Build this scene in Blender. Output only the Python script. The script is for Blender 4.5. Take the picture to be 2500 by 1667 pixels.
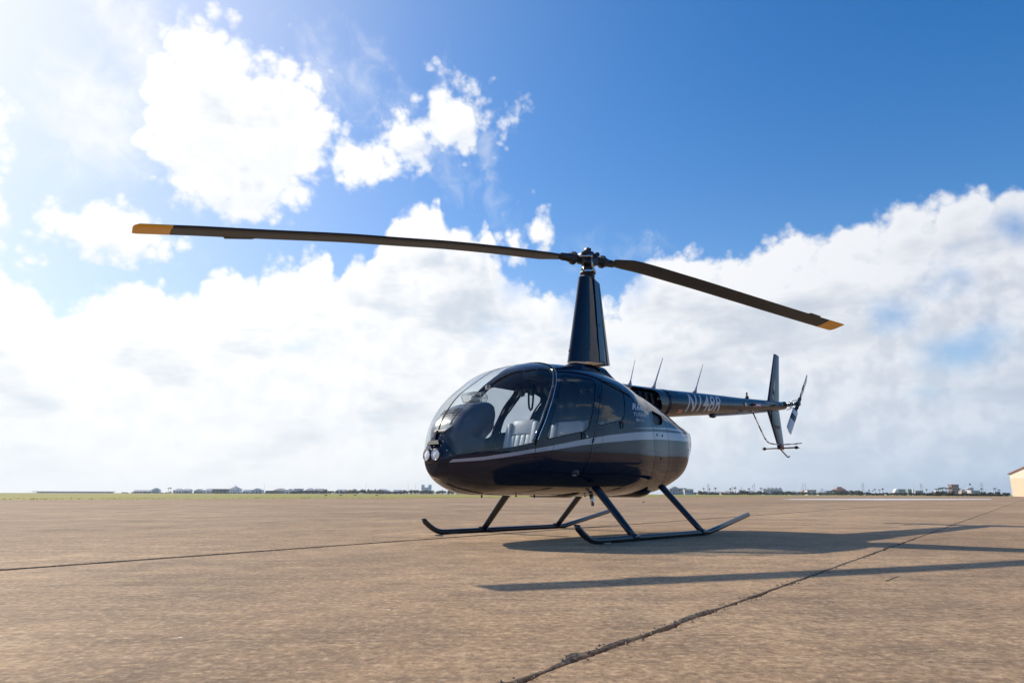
import bpy, bmesh, math, random
import numpy as np
from mathutils import Matrix, Vector, Euler

# ------------------------------------------------------------------ scene, camera
for o in list(bpy.data.objects):
    bpy.data.objects.remove(o, do_unlink=True)
scene = bpy.context.scene
COL = scene.collection
R = math.radians

CAM_H, PITCH, ROLL, FPX = 0.4513, 0.21932, 0.00253, 1666.48      # FPX: focal length for a 2500 px wide frame
cam_data = bpy.data.cameras.new('camera')
cam_data.sensor_width = 36.0
cam_data.sensor_fit = 'HORIZONTAL'
cam_data.lens = FPX / 2500 * 36.0
cam_data.clip_start = 0.05
cam_data.clip_end = 12000
cam = bpy.data.objects.new('camera', cam_data)
COL.objects.link(cam)
cam.location = (0, 0, CAM_H)
cam.rotation_euler = (Matrix.Rotation(math.pi / 2 + PITCH, 3, 'X') @ Matrix.Rotation(ROLL, 3, 'Z')).to_euler()
scene.camera = cam

SUN_EL = R(34.8)
SUN_AZ = R(-55.65)                       # clockwise from +Y; the sun stands left of the frame
SUN = Vector((math.sin(SUN_AZ) * math.cos(SUN_EL), math.cos(SUN_AZ) * math.cos(SUN_EL), math.sin(SUN_EL)))

scene.render.engine = 'CYCLES'
scene.view_settings.view_transform = 'Standard'
scene.view_settings.look = 'None'
scene.view_settings.exposure = 0.0
scene.view_settings.gamma = 1.0
scene.view_settings.use_curve_mapping = False
scene.cycles.max_bounces = 10
scene.cycles.transparent_max_bounces = 24
scene.cycles.volume_bounces = 0

sun_data = bpy.data.lights.new('sun', 'SUN')
sun_data.energy = 5.0
sun_data.angle = R(0.53)
sun_data.color = (1.0, 0.91, 0.78)
sun = bpy.data.objects.new('sun', sun_data)
COL.objects.link(sun)
sun.rotation_euler = SUN.to_track_quat('Z', 'Y').to_euler()
sun.location = (-20, 14, 20)


# ------------------------------------------------------------------ photograph geometry helpers
def ray(px, py):
    """Direction of the sight line through a point of the 2500 px frame."""
    cx, cy = px - 1250.0, py - 833.5
    sx = cx * math.cos(ROLL) + cy * math.sin(ROLL)
    u = -(-cx * math.sin(ROLL) + cy * math.cos(ROLL))
    return Vector((sx, FPX * math.cos(PITCH) - u * math.sin(PITCH), FPX * math.sin(PITCH) + u * math.cos(PITCH))).normalized()


def ground_at(px, py):
    d = ray(px, py)
    t = -CAM_H / d.z
    return Vector((d.x * t, d.y * t, 0))


def far_at(px, dist):
    d = ray(px, 1205)
    return Vector((d.x, d.y, 0)) * (dist / d.y)


# ------------------------------------------------------------------ node helpers
class NT:
    def __init__(self, tree):
        self.t = tree

    def n(self, typ, **kw):
        node = self.t.nodes.new(typ)
        for k, v in kw.items():
            setattr(node, k, v)
        return node

    def put(self, sock, val):
        if isinstance(val, bpy.types.NodeSocket):
            self.t.links.new(val, sock)
        elif val is not None:
            sock.default_value = val

    def m(self, op, a=None, b=None, c=None, clamp=False):
        nd = self.n('ShaderNodeMath', operation=op, use_clamp=clamp)
        for i, v in enumerate((a, b, c)):
            if v is not None:
                self.put(nd.inputs[i], v)
        return nd.outputs[0]

    def v(self, op, a=None, b=None, scale=None):
        nd = self.n('ShaderNodeVectorMath', operation=op)
        if a is not None: self.put(nd.inputs[0], a)
        if b is not None: self.put(nd.inputs[1], b)
        if scale is not None: self.put(nd.inputs['Scale'], scale)
        return nd.outputs['Value'] if op in ('LENGTH', 'DOT_PRODUCT', 'DISTANCE') else nd.outputs[0]

    def noise(self, vec, scale, detail=4.0, rough=0.55, dist=0.0, lac=2.0):
        nd = self.n('ShaderNodeTexNoise')
        if vec is not None: self.put(nd.inputs['Vector'], vec)
        nd.inputs['Scale'].default_value = scale
        nd.inputs['Detail'].default_value = detail
        nd.inputs['Roughness'].default_value = rough
        nd.inputs['Lacunarity'].default_value = lac
        nd.inputs['Distortion'].default_value = dist
        return nd.outputs['Fac']

    def ss(self, x, lo, hi):
        nd = self.n('ShaderNodeMapRange', interpolation_type='SMOOTHSTEP')
        self.put(nd.inputs['Value'], x)
        nd.inputs['From Min'].default_value = lo
        nd.inputs['From Max'].default_value = hi
        return nd.outputs[0]

    def lin(self, x, lo, hi, a=0.0, b=1.0):
        nd = self.n('ShaderNodeMapRange')
        self.put(nd.inputs['Value'], x)
        nd.inputs['From Min'].default_value = lo
        nd.inputs['From Max'].default_value = hi
        nd.inputs['To Min'].default_value = a
        nd.inputs['To Max'].default_value = b
        return nd.outputs[0]

    def mix(self, fac, a, b):
        nd = self.n('ShaderNodeMix', data_type='RGBA')
        self.put(nd.inputs[0], fac)
        for s, val in ((nd.inputs[6], a), (nd.inputs[7], b)):
            if isinstance(val, tuple) and len(val) == 3: val = val + (1.0,)
            self.put(s, val)
        return nd.outputs[2]


# ------------------------------------------------------------------ sky: Nishita air with cumulus clouds
world = bpy.data.worlds.new('World')
scene.world = world
world.use_nodes = True
world.cycles.sampling_method = 'MANUAL'
world.cycles.sample_map_resolution = 512
wt = world.node_tree
wt.nodes.clear()

# cloud outlines read as directions: (px, py, half width, half height, tilt deg, weight)
CUMULUS = [
    (1312, 565, 48, 58, -12, 1.0), (1265, 605, 50, 52, 0, 1.0), (1235, 570, 30, 26, 0, 0.8),
    (520, 305, 195, 150, 0, 1.0), (640, 335, 175, 130, 8, 1.0), (600, 425, 150, 105, 0, 1.0),
    (410, 275, 100, 120, 0, 0.9), (745, 335, 85, 105, 0, 0.9), (545, 215, 60, 50, 0, 0.8), (620, 490, 90, 50, 0, 0.8),
    (1108, 308, 118, 60, -12, 1.3), (885, 396, 112, 50, 10, 1.3), (1000, 356, 108, 54, -14, 1.25),
    (1075, 170, 34, 28, 0, 0.8), (1250, 300, 40, 30, 35, 0.8),
    (-10, 300, 75, 90, 0, 0.9), (-15, 545, 70, 130, 0, 0.9),
    (255, 572, 200, 75, 3, 0.95), (130, 565, 90, 50, 0, 0.8),
    (70, 640, 50, 40, 0, 0.8),
]
WISPS = [
    (375, 165, 120, 90, -40, 1.0), (240, 290, 150, 110, -30, 1.0), (170, 390, 120, 70, -20, 0.6),
    (790, 210, 110, 50, -30, 0.9), (885, 215, 85, 40, -55, 0.7), (940, 165, 40, 22, -50, 0.6),
    (1540, 612, 90, 40, 0, 0.8), (1440, 625, 60, 50, 0, 0.7), (1195, 380, 50, 80, 0, 0.7),
    (1075, 225, 40, 50, 0, 0.7), (480, 620, 70, 24, 10, 0.5), (700, 250, 110, 60, -20, 0.6),
]
GAPS = [(2175, 765, 80, 50, -10, 1.0), (2360, 860, 150, 60, -8, 1.0), (2250, 960, 90, 34, 0, 0.8), (2470, 560, 60, 60, 0, 0.9), (1400, 735, 60, 60, 0, 0.9),
        (1560, 690, 40, 50, 0, 0.7), (1270, 690, 50, 50, 20, 0.7), (1010, 760, 60, 22, -15, 0.7), (900, 800, 40, 22, 0, 0.6), (720, 855, 36, 16, -20, 0.5), (1900, 980, 60, 24, 0, 0.6)]
# top edge of the cloud bank across the frame (px, py)
BANK = [(-40, 600), (0, 648), (28, 668), (84, 682), (122, 719), (145, 742), (187, 719), (229, 700), (327, 686), (346, 662), (393, 660),
        (412, 700), (482, 686), (491, 668), (561, 632), (587, 632), (594, 668), (655, 632), (725, 607), (775, 590), (800, 592),
        (825, 655), (856, 608), (903, 606), (935, 565), (962, 520), (1034, 478), (1078, 478), (1089, 525), (1105, 539),
        (1161, 553), (1185, 535), (1230, 640), (1290, 675), (1340, 700),
        (1390, 712), (1440, 720), (1516, 712), (1533, 677), (1567, 643), (1602, 603), (1705, 588), (1745, 614), (1774, 603),
        (1860, 574), (1958, 534), (2004, 545), (2078, 520), (2164, 505), (2193, 459), (2245, 465), (2279, 471), (2319, 436),
        (2388, 433), (2423, 468), (2463, 425), (2500, 418), (2560, 420)]


def frame_for(px, py, tilt):
    d = ray(px, py)
    r = d.cross(Vector((0, 0, 1))).normalized()
    u = r.cross(d).normalized()
    M = Matrix((r, u, d)).transposed() @ Matrix.Rotation(R(-tilt), 3, 'Z')
    return d, M.to_euler()


def cloud_group():
    g = bpy.data.node_groups.new('cloud_field', 'ShaderNodeTree')
    g.interface.new_socket('Direction', in_out='INPUT', socket_type='NodeSocketVector')
    g.interface.new_socket('Body', in_out='OUTPUT', socket_type='NodeSocketFloat')
    g.interface.new_socket('Wisp', in_out='OUTPUT', socket_type='NodeSocketFloat')
    g.interface.new_socket('Gap', in_out='OUTPUT', socket_type='NodeSocketFloat')
    k = NT(g)
    gi, go = k.n('NodeGroupInput'), k.n('NodeGroupOutput')
    d = gi.outputs[0]
    # gentle domain warp so that no outline stays an ellipse
    wn = k.n('ShaderNodeTexNoise')
    k.put(wn.inputs['Vector'], d)
    wn.inputs['Scale'].default_value = 9.0
    wn.inputs['Detail'].default_value = 3.0
    warp = k.v('SCALE', k.v('SUBTRACT', wn.outputs['Color'], (0.5, 0.5, 0.5)), scale=0.030)
    dw = k.v('ADD', d, warp)

    def blobs(lst):
        acc = None
        for px, py, rx, ry, tilt, w in lst:
            c, e = frame_for(px, py, tilt)
            mp = k.n('ShaderNodeMapping', vector_type='TEXTURE')
            k.put(mp.inputs['Vector'], dw)
            mp.inputs['Location'].default_value = c
            mp.inputs['Rotation'].default_value = e
            depth = (FPX / math.cos(math.atan(math.hypot(px - 1250, py - 833) / FPX)))
            mp.inputs['Scale'].default_value = (rx / depth, ry / depth, 0.6)
            ln = k.v('LENGTH', mp.outputs[0])
            val = k.m('MULTIPLY', k.m('SUBTRACT', 1.0, ln), min(rx, ry) / depth * 19 * w + 0.08)
            if acc is None: acc = val
            else:
                sm = k.n('ShaderNodeMath', operation='SMOOTH_MAX')
                k.put(sm.inputs[0], acc); k.put(sm.inputs[1], val); sm.inputs[2].default_value = 0.06
                acc = sm.outputs[0]
        return acc

    bl = blobs(CUMULUS)
    wi = blobs(WISPS)
    gp = blobs(GAPS)
    # cloud bank: elevation of its top as a curve over azimuth
    sp = k.n('ShaderNodeSeparateXYZ'); k.put(sp.inputs[0], d)
    spw = k.n('ShaderNodeSeparateXYZ'); k.put(spw.inputs[0], dw)
    az = k.m('ARCTAN2', spw.outputs[0], spw.outputs[1])
    hyp = k.m('SQRT', k.m('ADD', k.m('MULTIPLY', spw.outputs[0], spw.outputs[0]), k.m('MULTIPLY', spw.outputs[1], spw.outputs[1])))
    el = k.m('ARCTAN2', spw.outputs[2], hyp)
    fc = k.n('ShaderNodeFloatCurve')
    LO, HI = -0.72, 0.72
    k.put(fc.inputs['Value'], k.lin(az, LO, HI))
    crv = fc.mapping.curves[0]
    pts = [(0.0, 0.30)]
    for px, py in BANK:
        v = ray(px, py)
        a, e = math.atan2(v.x, v.y), math.atan2(v.z, math.hypot(v.x, v.y))
        pts.append(((a - LO) / (HI - LO), e))
    pts.append((1.0, 0.36))
    fc.mapping.use_clip = True
    while len(crv.points) < len(pts): crv.points.new(0.5, 0.5)
    for p, q in zip(crv.points, sorted(pts)):
        p.location = q; p.handle_type = 'VECTOR'
    fc.mapping.update()
    inview = k.ss(k.m('ABSOLUTE', az), 0.85, 0.70)
    far_bank = k.lin(k.noise(d, 2.2, 3.0), 0.3, 0.7, -0.05, 0.16)
    top = k.m('ADD', k.m('MULTIPLY', inview, fc.outputs[0]), k.m('MULTIPLY', k.m('SUBTRACT', 1.0, inview), far_bank))
    bank = k.m('MULTIPLY', k.m('SUBTRACT', top, el), 17.0)
    bank = k.m('MINIMUM', bank, 1.5)
    # thin places inside the bank
    hole = k.m('MULTIPLY', k.ss(k.noise(k.v('MULTIPLY', d, (1, 1, 1.8)), 6.5, 6.0, 0.6), 0.55, 0.78), 1.55)
    gapf = k.m('ADD', gp, k.m('MULTIPLY', k.m('SUBTRACT', k.noise(d, 13.0, 7.0, 0.62), 0.5), 1.3))
    gapf = k.m('MAXIMUM', k.m('MULTIPLY', k.ss(gapf, -0.15, 0.75), 0.85), k.m('MULTIPLY', hole, 0.30))
    # scattered fair-weather cumulus outside the frame
    sc = k.m('MULTIPLY', k.m('SUBTRACT', k.noise(d, 3.6, 2.0), 0.60), 5.0)
    sc = k.m('SUBTRACT', sc, k.m('MULTIPLY', inview, 3.0))
    base = k.m('MAXIMUM', k.m('MAXIMUM', bl, bank), sc)
    n1 = k.noise(d, 14.0, 2.0, 0.5)
    n2 = k.noise(d, 34.0, 9.0, 0.55)
    vo = k.n('ShaderNodeTexVoronoi', feature='F1')
    k.put(vo.inputs['Vector'], k.v('ADD', d, k.v('SCALE', warp, scale=0.5)))
    vo.inputs['Scale'].default_value = 34.0
    vo.inputs['Detail'].default_value = 1.6
    vo.inputs['Roughness'].default_value = 0.5
    vo.inputs['Lacunarity'].default_value = 2.3
    puff = k.m('SUBTRACT', 0.52, vo.outputs['Distance'])
    nz = k.m('ADD', k.m('MULTIPLY', k.m('SUBTRACT', n1, 0.5), 0.40), k.m('MULTIPLY', k.m('SUBTRACT', n2, 0.5), 0.75))
    nz = k.m('ADD', nz, k.m('MULTIPLY', puff, 0.46))
    body = k.m('ADD', base, nz)
    wisp = k.m('ADD', wi, k.m('MULTIPLY', k.m('SUBTRACT', k.noise(d, 22.0, 10.0, 0.66, 0.6), 0.5), 1.5))
    k.put(go.inputs['Body'], body)
    k.put(go.inputs['Wisp'], wisp)
    k.put(go.inputs['Gap'], gapf)
    return g


W = NT(wt)
tc = W.n('ShaderNodeTexCoord')
D = W.v('NORMALIZE', tc.outputs['Generated'])
sky = W.n('ShaderNodeTexSky', sky_type='NISHITA')
sky.sun_disc = False
sky.sun_elevation = SUN_EL
sky.sun_rotation = SUN_AZ
sky.altitude = 0
sky.air_density = 1.0
sky.dust_density = 0.6
sky.ozone_density = 2.2
SKY_STR = 0.15
grade = W.n('ShaderNodeGamma')
sat = W.n('ShaderNodeHueSaturation')
W.put(sat.inputs['Color'], sky.outputs[0])
sat.inputs['Saturation'].default_value = 1.64
sat.inputs['Hue'].default_value = 0.505
sat.inputs['Value'].default_value = 1.05
air = sat.outputs[0]
sun_dot = W.v('DOT_PRODUCT', D, tuple(SUN))
sunny = W.m('MAXIMUM', sun_dot, 0.0)
sep = W.n('ShaderNodeSeparateXYZ'); W.put(sep.inputs[0], D)
elev = W.m('MAXIMUM', sep.outputs[2], 0.0)
# aureole of bright moist air round the sun
aur = W.m('ADD', W.m('MULTIPLY', W.m('POWER', sunny, 9.0), 0.62), W.m('MULTIPLY', W.m('POWER', sunny, 2.8), 0.24))
cs = 1.0 / SKY_STR
air = W.mix(W.m('MINIMUM', aur, 1.0), air, W.mix(W.ss(sunny, 0.45, 0.95), (0.62 * cs, 0.84 * cs, 1.10 * cs), (0.93 * cs, 0.97 * cs, 1.05 * cs)))
hcol = W.mix(W.lin(sunny, 0.0, 0.62), (0.45 * cs, 0.59 * cs, 0.78 * cs), (0.92 * cs, 0.96 * cs, 0.99 * cs))
air = W.mix(W.m('MULTIPLY', W.m('POWER', 2.718, W.m('MULTIPLY', elev, -5.6)), 0.85), air, hcol)

grp = cloud_group()
ga = W.n('ShaderNodeGroup'); ga.node_tree = grp; W.put(ga.inputs[0], D)
gb = W.n('ShaderNodeGroup'); gb.node_tree = grp
W.put(gb.inputs[0], W.v('NORMALIZE', W.v('ADD', D, W.v('SCALE', W.v('ADD', tuple(SUN), (0, 0, 0.6)), scale=0.022))))
body, wisp = ga.outputs[0], ga.outputs[1]
lit = W.lin(W.m('SUBTRACT', body, gb.outputs[0]), -0.26, 0.26)
alpha = W.m('MULTIPLY', W.ss(body, -0.04, 0.34), W.m('SUBTRACT', 1.0, ga.outputs[2], clamp=True))
alpha_w = W.m('MULTIPLY', W.ss(wisp, 0.0, 1.0), 0.62)
alpha = W.m('MAXIMUM', alpha, alpha_w)
thick = W.ss(body, 0.3, 1.5)
greyn = W.ss(W.noise(W.v('MULTIPLY', D, (1, 1, 2.6)), 5.0, 4.0, 0.55), 0.44, 0.66)
shade = W.m('MULTIPLY', W.m('MULTIPLY', greyn, thick), 0.85)
shade = W.m('MAXIMUM', shade, W.m('MULTIPLY', W.m('SUBTRACT', 1.0, lit), W.lin(sunny, 0.15, 0.70, 0.62, 0.26)))
white = W.mix(W.lin(sunny, 0.1, 0.8), (0.84 * cs, 0.86 * cs, 0.91 * cs), (1.10 * cs, 1.10 * cs, 1.10 * cs))
grey = W.mix(W.lin(sunny, 0.1, 0.8), (0.50 * cs, 0.56 * cs, 0.66 * cs), (0.60 * cs, 0.69 * cs, 0.80 * cs))
cloud = W.mix(shade, white, grey)
final = W.mix(alpha, air, cloud)
# hazy horizon
hz = W.m('MULTIPLY', W.m('POWER', 2.718, W.m('MULTIPLY', elev, -9.0)), 0.94)
final = W.mix(hz, final, hcol)
bg = W.n('ShaderNodeBackground')
W.put(bg.inputs['Color'], final)
bg.inputs['Strength'].default_value = SKY_STR
wo = W.n('ShaderNodeOutputWorld')
wt.links.new(bg.outputs[0], wo.inputs['Surface'])


# ------------------------------------------------------------------ object helpers
def tag(o, label=None, cat=None, group=None, kind=None):
    if label: o['label'] = label
    if cat: o['category'] = cat
    if group: o['group'] = group
    if kind: o['kind'] = kind
    return o


def empty(name, loc=(0, 0, 0), rz=0.0):
    o = bpy.data.objects.new(name, None)
    COL.objects.link(o)
    o.location = loc
    o.rotation_euler = (0, 0, rz)
    o.empty_display_size = 0.2
    return o


def add(name, me, mats, parent=None):
    o = bpy.data.objects.new(name, me)
    COL.objects.link(o)
    if not isinstance(mats, (list, tuple)): mats = [mats]
    for m_ in mats: me.materials.append(m_)
    if parent: o.parent = parent
    return o


def copy_tree(o, parent=None):
    c = o.copy()
    COL.objects.link(c)
    c.parent = parent
    for ch in o.children: copy_tree(ch, c)
    return c


class MB:
    """Collects simple shapes into one mesh."""
    def __init__(s):
        s.v, s.f, s.mi, s.sm = [], [], [], []

    def raw(s, v, f, mi=0, smooth=False):
        b = len(s.v)
        s.v += [tuple(map(float, q)) for q in v]
        s.f += [tuple(b + i for i in q) for q in f]
        s.mi += [mi] * len(f)
        s.sm += [smooth] * len(f)
        return s

    def box(s, lo, hi, mi=0, M=None):
        (a, b, c), (d, e, g) = lo, hi
        v = [Vector(q) for q in ((a, b, c), (d, b, c), (d, e, c), (a, e, c), (a, b, g), (d, b, g), (d, e, g), (a, e, g))]
        if M is not None: v = [M @ q for q in v]
        return s.raw(v, [(0, 3, 2, 1), (4, 5, 6, 7), (0, 1, 5, 4), (1, 2, 6, 5), (2, 3, 7, 6), (3, 0, 4, 7)], mi)

    def rings(s, rings, mi=0, smooth=True, caps=True, closed=True):
        n = len(rings[0])
        v = [q for r in rings for q in r]
        f = []
        for i in range(len(rings) - 1):
            for j in range(n if closed else n - 1):
                a, b = i * n + j, i * n + (j + 1) % n
                f.append((a, b, b + n, a + n))
        s.raw(v, f, mi, smooth)
        if caps:
            b = len(s.v) - len(v)
            s.f += [tuple(range(b + n - 1, b - 1, -1)), tuple(range(len(s.v) - n, len(s.v)))]
            s.mi += [mi, mi]; s.sm += [False, False]
        return s

    def tube(s, pts, r, seg=12, mi=0, caps=True, mids=None):
        pts = [Vector(p) for p in pts]
        rr = r if isinstance(r, (list, tuple)) else [r] * len(pts)
        rings, ref = [], None
        for i, p in enumerate(pts):
            t = (pts[min(i + 1, len(pts) - 1)] - pts[max(i - 1, 0)]).normalized()
            if ref is None:
                ref = t.cross(Vector((0, 0, 1)))
                if ref.length < 1e-3: ref = t.cross(Vector((1, 0, 0)))
            ref = (ref - t * ref.dot(t)).normalized()
            b = t.cross(ref)
            rings.append([p + (ref * math.cos(a) + b * math.sin(a)) * rr[i] for a in [2 * math.pi * k / seg for k in range(seg)]])
        if mids is None: return s.rings(rings, mi, True, caps)
        for i in range(len(rings) - 1): s.rings(rings[i:i + 2], mids[i], True, caps)
        return s

    def lathe(s, prof, M=None, seg=24, mi=0, caps=True):
        rings = []
        for r, z in prof:
            ring = [Vector((r * math.cos(2 * math.pi * k / seg), r * math.sin(2 * math.pi * k / seg), z)) for k in range(seg)]
            rings.append([M @ q for q in ring] if M is not None else ring)
        return s.rings(rings, mi, True, caps)

    def mesh(s, name):
        me = bpy.data.meshes.new(name)
        me.from_pydata(s.v, [], s.f)
        me.polygons.foreach_set('material_index', s.mi)
        me.polygons.foreach_set('use_smooth', s.sm)
        me.update()
        return me

    def build(s, name, mats, parent=None):
        return add(name, s.mesh(name), mats, parent)


def bevel(o, w, seg=2, ang=0.5):
    bm = bmesh.new(); bm.from_mesh(o.data)
    es = [e for e in bm.edges if len(e.link_faces) == 2 and e.calc_face_angle(0) > ang]
    bmesh.ops.bevel(bm, geom=es, offset=w, segments=seg, profile=0.5, affect='EDGES', clamp_overlap=True)
    for f in bm.faces: f.smooth = True
    bm.to_mesh(o.data); bm.free()
    o.data.set_sharp_from_angle(angle=R(38))
    return o


def axis_M(p, d):
    return Matrix.Translation(Vector(p)) @ Vector(d).to_track_quat('Z', 'Y').to_matrix().to_4x4()


# ------------------------------------------------------------------ materials
def mat(name, col, rough=0.5, metal=0.0, spec=0.5, var=0.0, vscale=8.0, bump=0.0, bscale=20.0, coat=0.0, detail=4.0, bdist=0.01):
    m_ = bpy.data.materials.new(name)
    m_.use_nodes = True
    k = NT(m_.node_tree)
    b = m_.node_tree.nodes['Principled BSDF']
    b.inputs['Roughness'].default_value = rough
    b.inputs['Metallic'].default_value = metal
    b.inputs['Specular IOR Level'].default_value = spec
    b.inputs['Coat Weight'].default_value = coat
    b.inputs['Coat Roughness'].default_value = 0.03
    tcn = k.n('ShaderNodeTexCoord')
    if var:
        f = k.noise(tcn.outputs['Object'], vscale, detail, 0.6)
        f = k.lin(f, 0.3, 0.7, -var, var)
        c = k.mix(k.m('ADD', 0.5, k.m('MULTIPLY', f, 0.5)), tuple(x * (1 - var) for x in col), tuple(min(1, x * (1 + var)) for x in col))
        k.put(b.inputs['Base Color'], c)
    else:
        b.inputs['Base Color'].default_value = tuple(col) + (1,)
    if bump:
        bn = k.n('ShaderNodeBump')
        bn.inputs['Strength'].default_value = bump
        bn.inputs['Distance'].default_value = bdist
        k.put(bn.inputs['Height'], k.noise(tcn.outputs['Object'], bscale, 3.0, 0.5))
        k.put(b.inputs['Normal'], bn.outputs[0])
        if coat: k.put(b.inputs['Coat Normal'], bn.outputs[0])
    return m_


def glass(name, tint=(0.86, 0.90, 0.92), ior=1.6, rough=0.0):
    m_ = bpy.data.materials.new(name)
    m_.use_nodes = True
    t = m_.node_tree; t.nodes.clear(); k = NT(t)
    tr = k.n('ShaderNodeBsdfTransparent'); tr.inputs[0].default_value = tint + (1,)
    gl = k.n('ShaderNodeBsdfGlossy'); gl.inputs['Roughness'].default_value = rough
    geo = k.n('ShaderNodeNewGeometry')
    cosv = k.m('ABSOLUTE', k.v('DOT_PRODUCT', geo.outputs['Normal'], geo.outputs['Incoming']))
    f0 = ((ior - 1) / (ior + 1)) ** 2
    fres = k.m('ADD', f0, k.m('MULTIPLY', 1 - f0, k.m('POWER', k.m('SUBTRACT', 1.0, cosv, clamp=True), 5.0)), clamp=True)
    # smudges, dust: a faint diffuse film
    df = k.n('ShaderNodeBsdfDiffuse'); df.inputs[0].default_value = (0.5, 0.5, 0.5, 1)
    tcn = k.n('ShaderNodeTexCoord')
    dust = k.lin(k.noise(tcn.outputs['Object'], 7.0, 6.0, 0.65), 0.4, 0.8, 0.0, 0.03)
    a = k.n('ShaderNodeMixShader'); k.put(a.inputs[0], fres); k.put(a.inputs[1], tr.outputs[0]); k.put(a.inputs[2], gl.outputs[0])
    b = k.n('ShaderNodeMixShader'); k.put(b.inputs[0], dust); k.put(b.inputs[1], a.outputs[0]); k.put(b.inputs[2], df.outputs[0])
    o = k.n('ShaderNodeOutputMaterial'); k.put(o.inputs[0], b.outputs[0])
    return m_


# ------------------------------------------------------------------ setting: grass plain, apron slabs, joints
rnd = random.Random(7)


def concrete():
    m_ = bpy.data.materials.new('brown_concrete')
    m_.use_nodes = True
    k = NT(m_.node_tree)
    b = m_.node_tree.nodes['Principled BSDF']
    tcn = k.n('ShaderNodeTexCoord'); P = tcn.outputs['Object']
    big = k.noise(P, 0.22, 4.0, 0.55)
    med = k.noise(P, 1.1, 5.0, 0.6)
    # long darker and paler streaks, drawn out sideways
    mp = k.n('ShaderNodeMapping'); k.put(mp.inputs['Vector'], P)
    mp.inputs['Rotation'].default_value = (0, 0, R(6)); mp.inputs['Scale'].default_value = (0.25, 1.6, 1)
    streak = k.noise(mp.outputs[0], 1.3, 5.0, 0.62)
    fine = k.noise(P, 32.0, 6.0, 0.68)
    blot = k.noise(P, 5.5, 6.0, 0.68)
    grit = k.noise(P, 120.0, 3.0, 0.6)
    vo = k.n('ShaderNodeTexVoronoi', feature='F1'); k.put(vo.inputs['Vector'], P); vo.inputs['Scale'].default_value = 85.0
    stone = k.n('ShaderNodeSeparateColor'); k.put(stone.inputs[0], vo.outputs['Color'])
    base = k.mix(k.ss(big, 0.38, 0.62), (0.325, 0.206, 0.114), (0.467, 0.310, 0.179))
    base = k.mix(k.m('MULTIPLY', k.ss(med, 0.42, 0.68), 0.70), base, (0.255, 0.164, 0.095))
    base = k.mix(k.m('MULTIPLY', k.ss(streak, 0.50, 0.72), 0.60), base, (0.187, 0.123, 0.074))
    base = k.mix(k.m('MULTIPLY', k.ss(streak, 0.46, 0.25), 0.35), base, (0.545, 0.381, 0.225))
    base = k.mix(k.m('MULTIPLY', k.ss(blot, 0.46, 0.66), 0.50), base, (0.178, 0.123, 0.079))
    base = k.mix(k.m('MULTIPLY', k.ss(blot, 0.48, 0.30), 0.35), base, (0.546, 0.400, 0.257))
    base = k.mix(k.m('MULTIPLY', k.ss(fine, 0.47, 0.66), 0.72), base, (0.187, 0.121, 0.071))
    base = k.mix(k.m('MULTIPLY', k.ss(fine, 0.49, 0.33), 0.55), base, (0.621, 0.433, 0.259))
    base = k.mix(k.m('MULTIPLY', k.ss(stone.outputs[0], 0.82, 0.97), 0.16), base, (0.647, 0.474, 0.291))
    base = k.mix(k.m('MULTIPLY', k.ss(stone.outputs[1], 0.84, 0.97), 0.35), base, (0.112, 0.075, 0.050))
    stain = k.m('MULTIPLY', k.ss(k.noise(P, 0.75, 6.0, 0.66, 0.4), 0.52, 0.70), 0.42)
    base = k.mix(stain, base, (0.137, 0.101, 0.067))
    vo3 = k.n('ShaderNodeTexVoronoi', feature='F1'); k.put(vo3.inputs['Vector'], k.v('ADD', P, k.v('SCALE', k.v('SUBTRACT', vo.outputs['Color'], (0.531, 0.549, 0.562)), scale=0.02))); vo3.inputs['Scale'].default_value = 0.42
    drip = k.m('MULTIPLY', k.ss(k.m('ADD', vo3.outputs['Distance'], k.m('MULTIPLY', k.m('SUBTRACT', blot, 0.5), 0.16)), 0.15, 0.04), 0.40)
    base = k.mix(drip, base, (0.080, 0.063, 0.051))
    oi_ = k.n('ShaderNodeObjectInfo')
    tone = k.n('ShaderNodeHueSaturation'); k.put(tone.inputs['Color'], base); k.put(tone.inputs['Value'], k.lin(oi_.outputs['Random'], 0, 1, 0.90, 1.08)); base = tone.outputs[0]
    # rare white chips
    vo2 = k.n('ShaderNodeTexVoronoi', feature='F1'); k.put(vo2.inputs['Vector'], P); vo2.inputs['Scale'].default_value = 3.2
    chip = k.m('MULTIPLY', k.ss(vo2.outputs['Distance'], 0.030, 0.018), 0.9)
    base = k.mix(chip, base, (0.75, 0.70, 0.62))
    k.put(b.inputs['Base Color'], base)
    b.inputs['Roughness'].default_value = 0.85
    b.inputs['Specular IOR Level'].default_value = 0.25
    bn = k.n('ShaderNodeBump'); bn.inputs['Strength'].default_value = 0.60; bn.inputs['Distance'].default_value = 0.0035
    h = k.m('ADD', k.m('MULTIPLY', fine, 0.9), k.m('ADD', k.m('MULTIPLY', grit, 0.45), k.m('MULTIPLY', vo.outputs['Distance'], 0.35)))
    k.put(bn.inputs['Height'], h)
    bn2 = k.n('ShaderNodeBump'); bn2.inputs['Strength'].default_value = 0.55; bn2.inputs['Distance'].default_value = 0.28
    k.put(bn2.inputs['Height'], k.m('ADD', k.noise(P, 0.55, 3.0, 0.5), k.m('MULTIPLY', streak, 0.35)))
    k.put(bn.inputs['Normal'], bn2.outputs[0])
    k.put(b.inputs['Normal'], bn.outputs[0])
    return m_


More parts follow.
